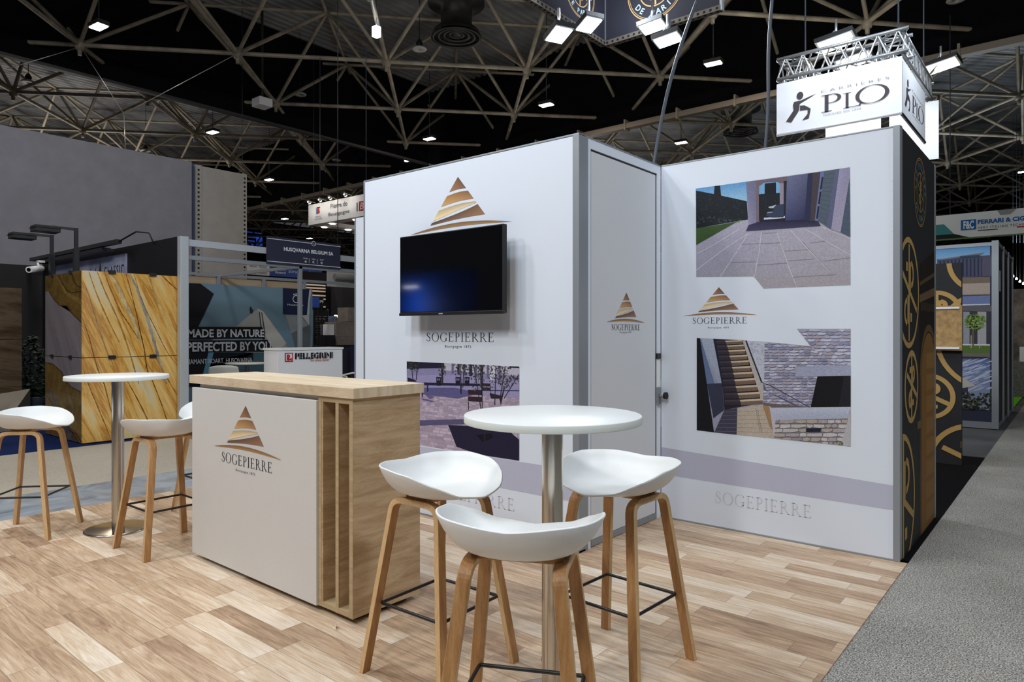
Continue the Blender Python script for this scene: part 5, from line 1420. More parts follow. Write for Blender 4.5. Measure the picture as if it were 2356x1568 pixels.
fit_text(a, 'TILES', s0[0] + sW * 0.80, s0[0] + sW * 0.93, zst - 0.50, zst - 0.42, (36, 36, 46), spacing=1.2)
a.uz([(s0[0] + sW * 0.66, zst - 0.5), (s0[0] + sW * 0.70, zst - 0.5), (s0[0] + sW * 0.695, zst - 0.2), (s0[0] + sW * 0.68, zst - 0.06), (s0[0] + sW * 0.665, zst - 0.2)], (60, 54, 40), 2)
a.ring(s0[0] + sW * 0.06, zst - 0.42, 0.12, 0.12, (30, 36, 80), 2, n=16)
a.build('lettering', sg)
# two display lights with arms over the grey slab side
for i, (px, pyt, pyb) in enumerate([(119, 540, 640), (175, 524, 634)]):
    yy = YM + 0.03 if i == 0 else YM + 0.05
    u_, zt_ = on_y(px, pyt, yy + 0.1)
    lb = ['nearer black post light with a louvred head over the dark slab side', 'black post light with a long thin arm at the corner of the stone block'][i]
    t = thing('display_light', lb, 'lamp', (u_, yy + 0.1, ZM))
    MB().box((u_ - 0.035, yy + 0.07, ZM - 0.04), (u_ + 0.035, yy + 0.13, ZM + (zt_ - ZM) * 0.55)).box((u_ - 0.022, yy + 0.08, ZM), (u_ + 0.022, yy + 0.12, zt_)).build('post', M['black_metal'], t, bevel=0.004)
    yo = yy - 0.06
    MB().beam((u_, yy + 0.1, zt_ - 0.02), (u_ - 0.02, yo - 0.10, zt_ - 0.012), 0.03, 0.03).build('arm', M['black_metal'], t)
    MB().box((u_ - 0.16, yo - 0.30, zt_ - 0.09), (u_ + 0.06, yo - 0.03, zt_ - 0.01)).box((u_ - 0.17, yo - 0.31, zt_ - 0.045), (u_ + 0.07, yo - 0.02, zt_ - 0.035)).build('lamp_head', M['black_metal'], t, bevel=0.006)
t = thing('security_camera', 'small white bullet camera on the corner of the dark stand walls', 'camera', deep(85, 618, 9.4))
cc = deep(66, 620, 9.2); c2 = deep(95, 617, 9.5); c3 = deep(91, 604, 9.5)
MB().tube(cc, c2, 0.042, seg=20).build('camera_body', M['white'], t)
MB().tube(cc + (cc - c2).normalized() * 0.004, cc, 0.026, seg=16).build('lens', M['black_gloss'], t)
MB().tube(c2 + (cc - c2) * 0.15, c3 + (cc - c2) * 0.15, 0.014, seg=8).box((c3.x - 0.03, c3.y - 0.03, c3.z), (c3.x + 0.05, c3.y + 0.05, c3.z + 0.03)).build('mount', M['white'], t)
# dark wood-veined slab at the left edge
XW = -12.0; PWX = Plane('X', XW)
w0 = PWX.uz(50, 663); w1 = PWX.uz(50, 935)
zs = PWX.uz(50, 780)[1]
for za, zb2, lb in ((zs + 0.004, w0[1], 'upper dark wood-veined stone slab at the left edge'), (w1[1], zs - 0.004, 'lower dark wood-veined stone slab at the left edge')):
    t = thing('stone_slab', lb, 'stone slab', (XW, w0[0] - 0.6, za))
    MB().box((XW - 0.03, w0[0] - 1.6, za), (XW, w0[0], zb2)).build('polished_face', M['stone_wood'], t)
    MB().box((XW - 0.035, w0[0] - 0.42, zb2 - 0.02), (XW + 0.012, w0[0] - 0.34, zb2 + 0.022)).build('clip', M['black_metal'], t)
    MB().box((XW - 0.08, w0[0] - 1.5, 0.0), (XW - 0.03, w0[0] - 0.1, zb2 - 0.02)).build('back_support', M['black_wall'], t)
tag(MB().raw([(XW + 0.02, w0[0] - 1.5, 0), (XW + 0.7, w0[0] - 1.5, 0), (XW + 0.7, w0[0] - 0.25, 0), (XW + 0.02, w0[0] + 0.1, 0), (XW + 0.02, w0[0] - 1.5, 0.30), (XW + 0.7, w0[0] - 1.5, 0.26), (XW + 0.7, w0[0] - 0.25, 0.30), (XW + 0.02, w0[0] + 0.1, 0.52)], [(3, 2, 1, 0), (4, 5, 6, 7), (0, 1, 5, 4), (1, 2, 6, 5), (2, 3, 7, 6), (3, 0, 4, 7)]).build('stone_wedge', mat('pale_wedge', (120, 114, 104), 0.7)), 'pale sloping stone block at the foot of the wood-veined slabs', 'block')
# potted plant
pc = ground(72, 968)
t = thing('potted_plant', 'dark green bushy plant in a grey pot between the stone slabs', 'plant', (pc.x, pc.y, 0))
MB().lathe([(0, 0), (0.16, 0), (0.20, 0.36), (0.205, 0.38), (0.185, 0.38), (0.18, 0.33), (0, 0.33)], 32, (pc.x, pc.y, 0)).build('pot', M['pot'], t)
rnd = random.Random(21)
m = MB()
for k in range(7):
    an = rnd.random() * 6.28; m.path([(pc.x, pc.y, 0.32), (pc.x + 0.08 * math.cos(an), pc.y + 0.08 * math.sin(an), 0.7), (pc.x + 0.16 * math.cos(an), pc.y + 0.16 * math.sin(an), 1.1)], 0.010, 6)
m.build('stem', M['leaf'], t)
m = MB()
for k in range(620):
    an = rnd.random() * 6.28; zz = rnd.uniform(0.36, 1.30); w_ = 0.36 * math.sin(PI * min(1, max(0.0, (zz - 0.25) / 1.2))) ** 0.6 + 0.02
    w_ *= 1.0 if zz < 0.75 else max(0.2, 1.0 - (zz - 0.75) * 1.5)
    if (k * 7) % 10 < (zz - 0.6) * 9: continue
    r_ = w_ * math.sqrt(rnd.random()); c = Vector((pc.x + r_ * math.cos(an), pc.y + r_ * math.sin(an), zz))
    s = rnd.uniform(0.035, 0.06); d = Vector((math.cos(an + rnd.uniform(-.8, .8)), math.sin(an), rnd.uniform(-0.6, 0.3))).normalized(); sd = d.cross(Vector((0, 0, 1))).normalized(); up = Vector((0, 0, 0.012))
    m.raw([c - d * s, c + sd * s * 0.62 - up, c + d * s * 1.1, c - sd * s * 0.62 - up, c + up], [(0, 1, 4), (1, 2, 4), (2, 3, 4), (3, 0, 4)], 0, True)
m.build('foliage', M['leaf'], t)

# ================================================================== TALL GREY FABRIC WALLS (back sides)
XT = -15.8; PX = Plane('X', XT)
z_tall = PX.uz(442, 372)[1]
yT = PX.uz(441, 500)[0]
t = tag(MB().box((XT - 0.25, -6.0, 0), (XT, yT, z_tall)).build('tall_fabric_wall', M['grey_fabric']), 'huge grey fabric-covered wall, seen from behind, filling the upper left', 'partition')
XT2 = -15.95; PX2 = Plane('X', XT2)
ya, yb = PX2.uz(449, 500)[0], PX2.uz(557, 500)[0]
t = tag(MB().box((XT2 - 0.25, ya + 0.16, 0), (XT2, yb, z_tall - 0.02)).build('tall_fabric_wall', M['grey_fabric2']), 'tall pale fabric wall with perforated metal edges, right of the huge grey one', 'partition')
def perf_post(y0, y1, parent):
    m = MB().box((XT2 - 0.26, y0, 0), (XT2 + 0.01, y1, z_tall - 0.01))
    z = 1.8
    while z < z_tall - 0.08:
        m.box((XT2 + 0.009, (y0 + y1) / 2 - 0.022, z), (XT2 + 0.013, (y0 + y1) / 2 + 0.022, z + 0.045), 1); z += 0.105
    m.build('perforated_post', [M['grey_fabric2'], M['black']], parent)
perf_post(ya, ya + 0.15, t); perf_post(yb, yb + 0.12, t)
MB().box((XT2 - 0.2, ya - 0.10, 0), (XT2 + 0.0, ya - 0.02, z_tall)).build('blue_liner', mat('blue_liner', (70, 80, 120), 0.7), t)

# ================================================================== GRAPHIC STAND (behind the counter)
XH = -9.2; XHB = -11.65; PH = Plane('X', XH); PHB = Plane('X', XHB)
yp0 = PH.uz(421, 600)[0]; yp1 = PH.uz(690, 700)[0]; yp2 = yp1 + (yp1 - yp0)
ztp = PH.uz(430, 550)[1]; zlo = PH.uz(614, 603)[1]
t = thing('booth_framework', 'grey aluminium post and beam frame of the dark graphic stand', 'stand frame', (XH, yp0, 0))
MB().box((XH - 0.05, yp0 - 0.055, 0), (XH + 0.05, yp0 + 0.055, ztp + 0.03)).build('post', M['alu_light'], t, bevel=0.006)
MB().box((XH - 0.025, yp1 - 0.03, 0), (XH + 0.025, yp1 + 0.03, zlo)).build('post', M['alu'], t, bevel=0.004)
MB().box((XH - 0.02, yp0, ztp - 0.09), (XH + 0.02, yp0 + 1.30, ztp)).build('fascia_beam', M['alu_light'], t)
ys1 = PH.uz(770, 590)[0]
MB().box((XH - 0.02, ys1, ztp - 0.09), (XH + 0.02, ys1 + 3.0, ztp)).build('fascia_beam', M['alu_light'], t)
MB().box((XH - 0.025, yp0, zlo - 0.055), (XH + 0.025, yp2 + 3, zlo)).build('lower_beam', M['alu'], t)
for yy in (yp1,):
    MB().box((XHB, yy - 0.02, zlo - 0.05), (XH, yy + 0.02, zlo)).build('cross_beam', M['alu'], t)
MB().box((XHB - 0.02, yp0 + 0.2, zlo - 0.05), (XHB + 0.02, yp2 + 1, zlo)).build('rear_beam', M['alu'], t)
for px in (502, 606, 700):
    yy = PHB.uz(px, 640)[0]; MB().box((XHB - 0.025, yy - 0.03, 0), (XHB + 0.025, yy + 0.03, zlo - 0.05)).build('rear_post', M['alu'], t)
yg0 = 5.44; yg1 = PHB.uz(716, 700)[0]
zg = PHB.uz(429, 650)[1]
tag(MB().box((XHB - 0.05, yg0 - 1.0, zg - 0.1), (XHB - 0.03, yg1 - 0.2, zlo - 0.06)).build('valance', M['beige']), 'beige fabric strip along the top behind the dark graphic', 'fabric')
XA = XHB + 0.04; PA = Plane('X', XA)
gm = MB().box((XA - 0.012, yg0 - 1.0, 0.02), (XA, yg1, zg)).build('graphic_banner', mat('graphic_base', (102, 130, 148), 0.75)); tag(gm, 'large blue-grey graphic with a white quarry peak and MADE BY NATURE lettering', 'banner')
a = Art(PA, 0.002, crop=(400, 420, 3.408))
a.clip = ccw([(yg0 - 1.0, 0.03), (yg1, 0.03), (yg1, zg), (yg0 - 1.0, zg)])
P = a.px; DKN = (22, 22, 28)
P([(-60, 780), (205, 790), (312, 870), (180, 1150), (-60, 1180)], DKN, 1)
P([(-60, 1130), (712, 1130), (712, 1228), (-60, 1228)], DKN, 2); P([(-60, 1236), (765, 1230), (765, 1325), (-60, 1330)], DKN, 2)
P([(-60, 1320), (270, 1325), (200, 1600), (-60, 1600)], DKN, 1)
P([(300, 1225), (690, 1222), (690, 1232), (300, 1236)], (130, 150, 170), 4)
P([(480, 1130), (655, 985), (700, 1010), (880, 1250), (890, 1330), (560, 1330)], (156, 158, 158), 1)
P([(655, 985), (700, 1010), (880, 1260), (800, 1330), (740, 1250), (690, 1130)], (186, 184, 180), 3)
P([(664, 1010), (672, 1010), (686, 1130), (676, 1130)], (60, 70, 80), 4); P([(682, 1015), (690, 1018), (716, 1180), (706, 1190)], (60, 70, 80), 4)
P([(870, 1035), (985, 1035), (1065, 1130), (1065, 1300), (890, 1320), (960, 1290)], (140, 144, 146), 1)
P([(920, 1180), (1065, 1110), (1065, 1330), (960, 1330)], (96, 102, 108), 2)
P([(1000, 1040), (1060, 1035), (1060, 1120)], (180, 182, 184), 3)
P([(590, 985), (600, 965), (608, 985), (620, 1000), (612, 1022), (596, 1024)], (40, 44, 50), 4)
P([(700, 1330), (500, 1330), (480, 1600), (700, 1600)], (70, 96, 110), 1)
P([(270, 1330), (310, 1330), (240, 1600), (200, 1600)], (96, 150, 180), 3)
P([(310, 1330), (620, 1330), (620, 1390), (290, 1400), (240, 1600)], DKN, 2)
def tx(a, s, x0, y0, x1, y1, c=(200, 204, 210), **k):
    u0_, z1_ = a._uz((x0, y0)); u1_, z0_ = a._uz((x1, y1)); fit_text(a, s, u0_, u1_, z0_, z1_, c, **k)
clip_save = a.clip; a.clip = None
tx(a, 'MADE BY NATURE', 104, 1148, 706, 1210, bold=0.03, layer=5); tx(a, 'PERFECTED BY YOU', 100, 1250, 760, 1312, bold=0.03, layer=5)
tx(a, 'DIAMANT BOART, HUSQVARNA', 88, 1385, 612, 1412, bold=0.01, layer=5)
a.clip = clip_save
P([(852, 825), (1065, 832), (1040, 1035), (852, 1030)], (26, 34, 64), 4)
P([(1060, 830), (1078, 830), (1062, 940), (1060, 1040), (1040, 1035)], (176, 180, 186), 5)
u0_, z1_ = a._uz((925, 880)); u1_, z0_ = a._uz((985, 944))
cm = ((u0_ + u1_) / 2, (z0_ + z1_) / 2); r_ = (z1_ - z0_) / 2
a.ring(cm[0], cm[1], r_, r_ * 0.2, (206, 212, 222), 6)
for k in (-1, 0, 1): a.ring(cm[0] + k * r_ * 0.62, cm[1] + r_ * (1.28 - 0.12 * abs(k)), r_ * 0.2, r_ * 0.2, (206, 212, 222), 6, n=12)
a.clip = None
fit_text(a, 'H', cm[0] - r_ * 0.4, cm[0] + r_ * 0.4, cm[1] - r_ * 0.5, cm[1] + r_ * 0.5, (206, 212, 222), bold=0.05)
tx(a, 'Husqvarna', 888, 948, 1012, 970, (206, 212, 222), layer=6)
a.build('printed_graphic', gm)
# name sign on the beam
XN = XH + 0.05; PN = Plane('X', XN)
n0 = PN.uz(614, 542); n1 = PN.uz(783, 620)
zN1 = PN.uz(614, 542)[1]; zN0 = PN.uz(614, 605)[1]
t = thing('name_sign', 'dark blue hall sign with white company name, hung on the stand beam', 'sign', (XN, n0[0], zN0))
MB().box((XN - 0.02, n0[0], zN0), (XN, n1[0], zN1)).build('board', M['navy'], t)
W_ = n1[0] - n0[0]; H_ = zN1 - zN0; a = Art(PN, 0.002); WT = (225, 228, 236)
fit_text(a, 'HUSQVARNA BELGIUM SA', n0[0] + 0.21 * W_, n0[0] + 0.89 * W_, zN0 + 0.49 * H_, zN0 + 0.66 * H_, WT, bold=0.03)
for s, x in (('Hall', 0.47), ('Allée', 0.58), ('Nº', 0.70)): fit_text(a, s, n0[0] + x * W_, n0[0] + (x + 0.055) * W_, zN0 + 0.28 * H_, zN0 + 0.335 * H_, WT)
for s, x in (('6', 0.485), ('K', 0.595), ('42', 0.705)): fit_text(a, s, n0[0] + x * W_, n0[0] + (x + 0.03) * W_, zN0 + 0.15 * H_, zN0 + 0.235 * H_, WT, bold=0.02)
for x in (0.548, 0.66): a.line((n0[0] + x * W_, zN0 + 0.14 * H_), (n0[0] + x * W_, zN0 + 0.33 * H_), 0.006, WT, 2)
a.line((n0[0], zN0 + 0.91 * H_), (n0[0] + 0.58 * W_, zN0 + 0.91 * H_), 0.009, WT, 2); a.line((n0[0] + 0.64 * W_, zN0 + 0.91 * H_), (n1[0], zN0 + 0.91 * H_), 0.009, WT, 2)
a.line((n0[0], zN0 + 0.08 * H_), (n1[0], zN0 + 0.08 * H_), 0.009, WT, 2)
a.ring(n0[0] + 0.61 * W_, zN0 + 0.91 * H_, 0.04, 0.007, WT, 2, n=20); a.line((n0[0] + 0.59 * W_, zN0 + 0.93 * H_), (n0[0] + 0.63 * W_, zN0 + 0.87 * H_), 0.006, WT, 2)
a.build('white_lettering', t)

# white counter with black lettering
XP = -8.6; PPX = Plane('X', XP)
c0 = PPX.uz(639, 802)[0]; c1 = PPX.uz(788, 798)[0]; zc = PPX.uz(639, 801)[1]
wl_ = on_y(607, 800, c0)[0]
t = thing('white_counter', 'white box counter with black and red lettering behind the oak counter', 'counter', (XP - 0.3, c0, 0))
MB().box((wl_, c0, 0), (XP, c1, zc - 0.02)).build('body', M['white'], t, bevel=0.004)
MB().box((wl_ - 0.01, c0 - 0.01, zc - 0.03), (XP + 0.012, c1 + 0.01, zc)).build('counter_top', M['white_top'], t)
a = Art(PPX, 0.002, crop=(400, 420, 3.408)); PKC = (26, 26, 32); RD = (190, 30, 44)
a.px([(868, 1334), (932, 1332), (932, 1404), (868, 1404)], RD, 1); a.px([(876, 1342), (924, 1340), (924, 1396), (876, 1396)], (225, 225, 228), 2)
tx(a, 'P', 882, 1346, 908, 1392, RD, bold=0.07); tx(a, 'M', 893, 1374, 922, 1394, RD, bold=0.06)
tx(a, 'PELLEGRINI', 947, 1334, 1245, 1374, PKC, bold=0.06)
for k in range(14): a.px([(960 + k * 21, 1330), (963 + k * 21, 1330), (963 + k * 21, 1378), (960 + k * 21, 1378)], (225, 225, 228), 9)
tx(a, '"the stone master"', 1060, 1380, 1222, 1396, RD, slant=0.25)
a.build('lettering', t)

def shell_chair(loc, rz, label):
    t = thing('plastic_chair', label, 'chair', loc, rz)
    X = Matrix.Translation(loc) @ Matrix.Rotation(rz, 4, 'Z')
    def T(p): return X @ Vector(p)
    def grid(fn, nu, nv, name):
        vs = [T(fn(i / nu, j / nv)) for j in range(nv + 1) for i in range(nu + 1)]
        fs = [(j * (nu + 1) + i, j * (nu + 1) + i + 1, (j + 1) * (nu + 1) + i + 1, (j + 1) * (nu + 1) + i) for j in range(nv) for i in range(nu)]
        o = MB().raw(vs, fs, 0, True).build(name, M['chair_plastic'], t); s = o.modifiers.new('thickness', 'SOLIDIFY'); s.thickness = 0.012; return o
    grid(lambda u, v: ((v - 0.5) * 0.42, (u - 0.5) * (0.46 - 0.04 * v), 0.44 + 0.05 * (2 * u - 1) ** 2 - 0.02 * math.sin(PI * v)), 10, 8, 'seat')
    grid(lambda u, v: (-0.20 - 0.14 * v - 0.03 * (1 - (2 * u - 1) ** 2), (u - 0.5) * (0.46 - 0.06 * v ** 3), 0.46 + 0.40 * v - 0.03 * v * (2 * u - 1) ** 4), 12, 10, 'backrest')
    for sx, sy in ((1, 1), (1, -1), (-1, 1), (-1, -1)):
        MB().tube(T((sx * 0.16, sy * 0.19, 0.45)), T((sx * 0.22, sy * 0.23, 0.0)), 0.014, 0.011, 8).build('leg', M['chair_plastic'], t)
    for sy in (1, -1):
        MB().path([T((-0.24, sy * 0.22, 0.62)), T((-0.05, sy * 0.25, 0.66)), T((0.14, sy * 0.25, 0.63)), T((0.17, sy * 0.22, 0.46))], 0.014, 8).build('armrest', M['chair_plastic'], t)
def on_ground_at(px, d): p = deep(px, HY, d); return (p.x, p.y, 0)
shell_chair(on_ground_at(517, 10.6), math.radians(150), 'pale plastic armchair in front of the dark graphic, left of its table')
shell_chair(on_ground_at(800, 11.5), math.radians(20), 'pale plastic chair showing right of the white counter')
tp = on_ground_at(568, 11.2)
t = thing('side_table', 'round white side table between the pale chair and the white counter', 'table', tp)
MB().lathe([(0, 0.86), (0.33, 0.86), (0.335, 0.85), (0.33, 0.835), (0, 0.83)], 40, tp).build('table_top', M['chair_plastic'], t)
MB().lathe([(0.025, 0.02), (0.025, 0.84)], 16, tp).lathe([(0, 0), (0.22, 0), (0.22, 0.02), (0, 0.02)], 32, tp).build('pedestal', M['alu'], t)

# ================================================================== MIDDLE BACKGROUND
# white hanging square sign with downlights
YU = 11.0; PU = Plane('Y', YU)
uu0 = PU.uz(709.5, 500)[0]; zU1 = PU.uz(709.5, 472)[1]; zU0 = PU.uz(709.5, 518)[1]
t = thing('hanging_square_sign', 'white hanging square sign with downlights, beside the screen wall', 'sign', (uu0, YU, zU0))
S_ = 3.2; DP = 0.35
MB().box((uu0, YU, zU0), (uu0 + S_, YU + DP, zU1)).build('fascia', M['white'], t)
MB().box((uu0, YU + DP, zU0), (uu0 + DP, YU + S_, zU1)).build('fascia', M['white'], t)
MB().box((uu0 + S_ - DP, YU + DP, zU0), (uu0 + S_, YU + S_, zU1)).build('fascia', M['white'], t)
MB().box((uu0 + DP, YU + S_ - DP, zU0), (uu0 + S_ - DP, YU + S_, zU1)).build('fascia', M['white'], t)
MB().box((uu0 + DP, YU + DP, zU0 + 0.12), (uu0 + S_ - DP, YU + S_ - DP, zU0 + 0.16)).build('red_soffit', M['maroon'], t)
a = Art(PU, 0.003, crop=(540, 420, 5.6)); W3 = uu0
def tu(s, x0, y0, x1, y1, c, **k):
    u0_, z1_ = a._uz((x0, y0)); u1_, z0_ = a._uz((x1, y1)); fit_text(a, s, u0_, u1_, min(z0_, z1_), max(z0_, z1_), c, **k)
def tbox(s, x0, x1, yt, yb, c, **k):
    # y given at the left end; keep the line level in the world
    u0_, z1_ = a._uz((x0, yt)); _, z0_ = a._uz((x0, yb)); u1_, _ = a._uz((x1, yt)); fit_text(a, s, u0_, u1_, z0_, z1_, c, **k)
tbox('Pierre de', 1238, 1455, 275, 335, (50, 50, 56)); tbox('Bourgogne', 1212, 1482, 390, 448, (40, 40, 46))
tbox('PIERRE DE', 1042, 1110, 436, 450, (70, 70, 80)); tbox('BOURGOGNE', 1034, 1124, 465, 482, (70, 70, 80))
tbox('B', 1062, 1098, 330, 398, (180, 50, 50), bold=0.06)
a.px([(1050, 330), (1060, 330), (1060, 405), (1050, 405)], (60, 150, 200), 2); a.px([(1062, 315), (1102, 310), (1102, 322), (1062, 326)], (40, 50, 90), 2)
a.px([(1573, 255), (1584, 255), (1584, 368), (1573, 368)], (60, 60, 70), 2)
a.px([(1603, 243), (1676, 235), (1676, 358), (1603, 364)], (160, 24, 48), 2)
tbox('B', 1618, 1660, 262, 345, (230, 220, 224), slant=0.2)
a.build('lettering', t)
for k, (px, py) in enumerate([(746, 522), (765, 514), (819, 505), (801, 528)]):
    pp = ground(px, py, zU0) if py < HY else None
    m = MB().lathe([(0, -0.015), (0.075, -0.015), (0.085, 0.0)], 20, (pp.x, pp.y, zU0)).build('downlight', M['lamp_white'], t)
for k, x in enumerate((0.30, 0.80, 1.25, 1.9)):
    p = Vector((uu0 + x, YU - 0.22, zU1 + 0.07))
    m = MB().tube(p, p + Vector((0, 0.06, -0.07)), 0.035, 0.045, 12); m.tube(p, (p.x, YU + 0.02, zU1 + 0.03), 0.008, seg=6); m.build('picture_spot', M['steel'], t)
    MB().tube(p + Vector((0, 0.062, -0.074)), p + Vector((0, 0.066, -0.079)), 0.036, seg=12).build('spot_lens', M['lamp_white'], t)
    area_light('picture_spot_light', (p.x, p.y - 0.02, p.z - 0.05), (p.x, YU, zU1 - 0.28), 1.6, NEUT, 0.04)
for x in (0.4, 2.4): MB().tube((uu0 + x, YU + 0.1, zU1), (uu0 + x, YU + 0.1, 8.9), 0.01, seg=6).build('hanging_wire', M['cable'], t)

ZD_ = 11.74
# blue banner of another stand, seen over the graphic
XV = -20.0; PV = Plane('X', XV)
v0, v1, v2 = PV.uz(559, 620)[0], PV.uz(620, 620)[0], PV.uz(741, 620)[0]
zv1, zv0 = PV.uz(620, 607)[1], PV.uz(620, 634)[1]
t = thing('hanging_banner', 'white and blue hanging banner seen below the dark name sign', 'banner', (XV, v0, zv0))
MB().box((XV - 0.1, v0 - 1.2, zv0), (XV, v1, zv1)).build('white_part', M['white'], t); MB().box((XV - 0.1, v1, zv0), (XV, v2, zv1)).build('blue_part', M['blue'], t)
for y_ in (v0, v2 - 0.3): MB().tube((XV - 0.05, y_, zv1), (XV - 0.05, y_, ZD_), 0.01, seg=6).build('hanging_wire', M['cable'], t)
a = Art(PV, 0.004); h_ = zv1 - zv0; L_ = v2 - v1
fit_text(a, 'abrasifs-galinier', v1 + 0.34 * L_, v1 + 0.92 * L_, zv0 + 0.28 * h_, zv0 + 0.68 * h_, (200, 210, 235))
fit_text(a, 'FRANCE', v1 + 0.10 * L_, v1 + 0.29 * L_, zv0 + 0.24 * h_, zv0 + 0.42 * h_, (225, 228, 240), bold=0.03)
fit_text(a, 'FABRIQUÉ', v1 + 0.03 * L_, v1 + 0.22 * L_, zv0 + 0.76 * h_, zv0 + 0.90 * h_, (170, 185, 225))
fit_text(a, 'CHEZ NOUS', v1 + 0.06 * L_, v1 + 0.29 * L_, zv0 + 0.50 * h_, zv0 + 0.64 * h_, (200, 210, 235))
L2 = v1 - v0
fit_text(a, 'FABRICANT', v0 + 0.22 * L2, v0 + 0.52 * L2, zv0 + 0.62 * h_, zv0 + 0.78 * h_, (60, 66, 130)); fit_text(a, 'FRAISAGE', v0 + 0.60 * L2, v0 + 0.88 * L2, zv0 + 0.62 * h_, zv0 + 0.78 * h_, (90, 90, 100))
fit_text(a, 'SCIAGE', v0 + 0.22 * L2, v0 + 0.48 * L2, zv0 + 0.10 * h_, zv0 + 0.24 * h_, (90, 90, 100)); fit_text(a, 'POLISSAGE', v0 + 0.58 * L2, v0 + 0.9 * L2, zv0 + 0.10 * h_, zv0 + 0.26 * h_, (90, 90, 100))
a.build('lettering', t)
# rolled banner, pale
XR = -13.5; PR = Plane('X', XR)
r0, r1 = PR.uz(753, 640)[0], PR.uz(850, 640)[0]; zr1, zr0 = PR.uz(753, 617)[1], PR.uz(753, 658)[1]
t = thing('roller_banner', 'pale grey banner with a dark roll across it, left of the screen wall', 'banner', (XR, r0, zr0))
MB().box((XR - 0.02, r0, zr0), (XR, r1, zr1)).build('cloth', mat('pale_cloth', (176, 176, 176), 0.8), t)
MB().tube((XR + 0.12, r0 + 0.12, (zr0 + zr1) / 2 + 0.02), (XR + 0.06, r1, (zr0 + zr1) / 2 + 0.02), 0.07, 0.10, 14).build('roll', mat('roll_grey', (110, 110, 110), 0.6), t)
MB().tube((XR - 0.01, r0 + 0.3, zr1), (XR - 0.01, r0 + 0.3, ZD_), 0.01, seg=6).build('hanging_wire', M['cable'], t)

# dark stand with lit slats, text board and grey stone boxes
XE = -15.5; PE = Plane('X', XE)
e0, e1 = PE.uz(700, 700)[0], PE.uz(860, 700)[0]
zE = PE.uz(760, 628)[1]
tag(MB().box((XE - 0.1, e0, 0), (XE, e1 + 1, zE)).build('stand_wall', M['black_wall']), 'dark back wall of the far stand between the graphic and the screen wall', 'partition')
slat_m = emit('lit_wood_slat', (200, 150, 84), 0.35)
def slats(px0, px1, ys, lb):
    t = thing('slatted_screen', lb, 'screen', PE.p(PE.uz(px0, ys[0])[0], PE.uz(px0, ys[-1])[1], 0.03))
    for y in ys:
        u0_, z_ = PE.uz(px0, y); u1_, _ = PE.uz(px1, y)
        MB().box((XE + 0.02, u0_, z_ - 0.018), (XE + 0.06, u1_, z_ + 0.018)).build('slat', slat_m, t)
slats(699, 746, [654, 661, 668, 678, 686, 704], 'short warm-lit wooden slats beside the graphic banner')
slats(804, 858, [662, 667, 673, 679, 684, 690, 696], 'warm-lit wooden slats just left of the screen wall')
b0_, b1_ = PE.uz(756, 700)[0], PE.uz(800, 700)[0]
tag(MB().box((XE + 0.1, b0_, 0.0), (XE + 0.6, b1_, PE.uz(770, 655)[1])).build('dark_column', mat('charcoal_column', (34, 34, 38), 0.7)), 'charcoal column between the two sets of lit slats', 'column')
XO = -14.2; PO = Plane('X', XO)
o0, o1 = PO.uz(722, 750)[0], PO.uz(755, 750)[0]
t = tag(MB().box((XO - 0.04, o0, PO.uz(722, 786)[1]), (XO, o1, PO.uz(722, 712)[1])).build('text_board', M['black_wall']), 'black board with small white lines of text', 'board')
a = Art(PO, 0.003)
for k, (y, x1) in enumerate([(727, 752), (732, 747), (735, 749), (739, 736), (748, 752), (752, 742), (760, 752), (765, 736), (773, 751), (777, 746), (781, 744)]):
    u0_, z_ = PO.uz(726, y); u1_, _ = PO.uz(x1, y); a.uz([(u0_, z_ - 0.005), (u1_, z_ - 0.005), (u1_, z_ + 0.005), (u0_, z_ + 0.005)], (130, 130, 130), 1)
a.build('text_lines', t)
MB().box((XO - 0.05, o0 - 0.03, 0), (XO - 0.03, o0 + 0.0, PO.uz(722, 712)[1])).build('leg', M['alu'], t); MB().box((XO - 0.05, o1, 0), (XO - 0.03, o1 + 0.03, PO.uz(722, 710)[1])).build('leg', M['alu'], t)
def pbox(px0, px1, py0, py1, name, lb, cat, m, X, dep=0.4, grp=None, zmin=None):
    pl = Plane('X', X); u0_ = pl.uz(px0, py0)[0]; u1_ = pl.uz(px1, py1)[0]; z1_ = pl.uz(785, py0)[1]; z0_ = pl.uz(785, py1)[1]
    if zmin is not None: z0_ = zmin
    return tag(MB().box((X - dep, u0_, z0_), (X, u1_, z1_)).build(name, m), lb, cat, grp)
pbox(744, 830, 793.8, 800, 'dark_table', 'dark low table carrying the grey stone boxes', 'table', M['black_wall'], -13.2, 0.8, zmin=0)
GB = M['grey_board']
pbox(773, 860, 774, 793, 'stone_box', 'lowest long grey stone box left of the screen wall', 'box', GB, -13.25, 0.45)
pbox(773, 786, 740, 773.6, 'stone_box', 'upright grey stone box, left of the middle row', 'box', GB, -13.25, 0.45)
pbox(786.4, 860, 740, 773.6, 'stone_box', 'wide grey stone box in the middle row', 'box', GB, -13.25, 0.45)
pbox(800, 860, 706, 739.2, 'stone_box', 'grey stone box on top of the pile', 'box', GB, -13.25, 0.4)
pbox(747, 771, 771, 793, 'dark_crate', 'small dark box with a pale line, left of the grey boxes', 'box', M['black_wall'], -13.2, 0.3)
pbox(753, 769, 746, 770.4, 'white_box', 'small white box on the dark box', 'box', M['white'], -13.3, 0.25)
pbox(756, 776, 727, 745, 'small_picture', 'small blue picture above the white box', 'picture', mat('sky_pic', (120, 140, 170), 0.6, noise=(6, 0.4)), -14.0, 0.02, zmin=0.0)
p0, p1 = PO.uz(771, 727), PO.uz(795, 727)
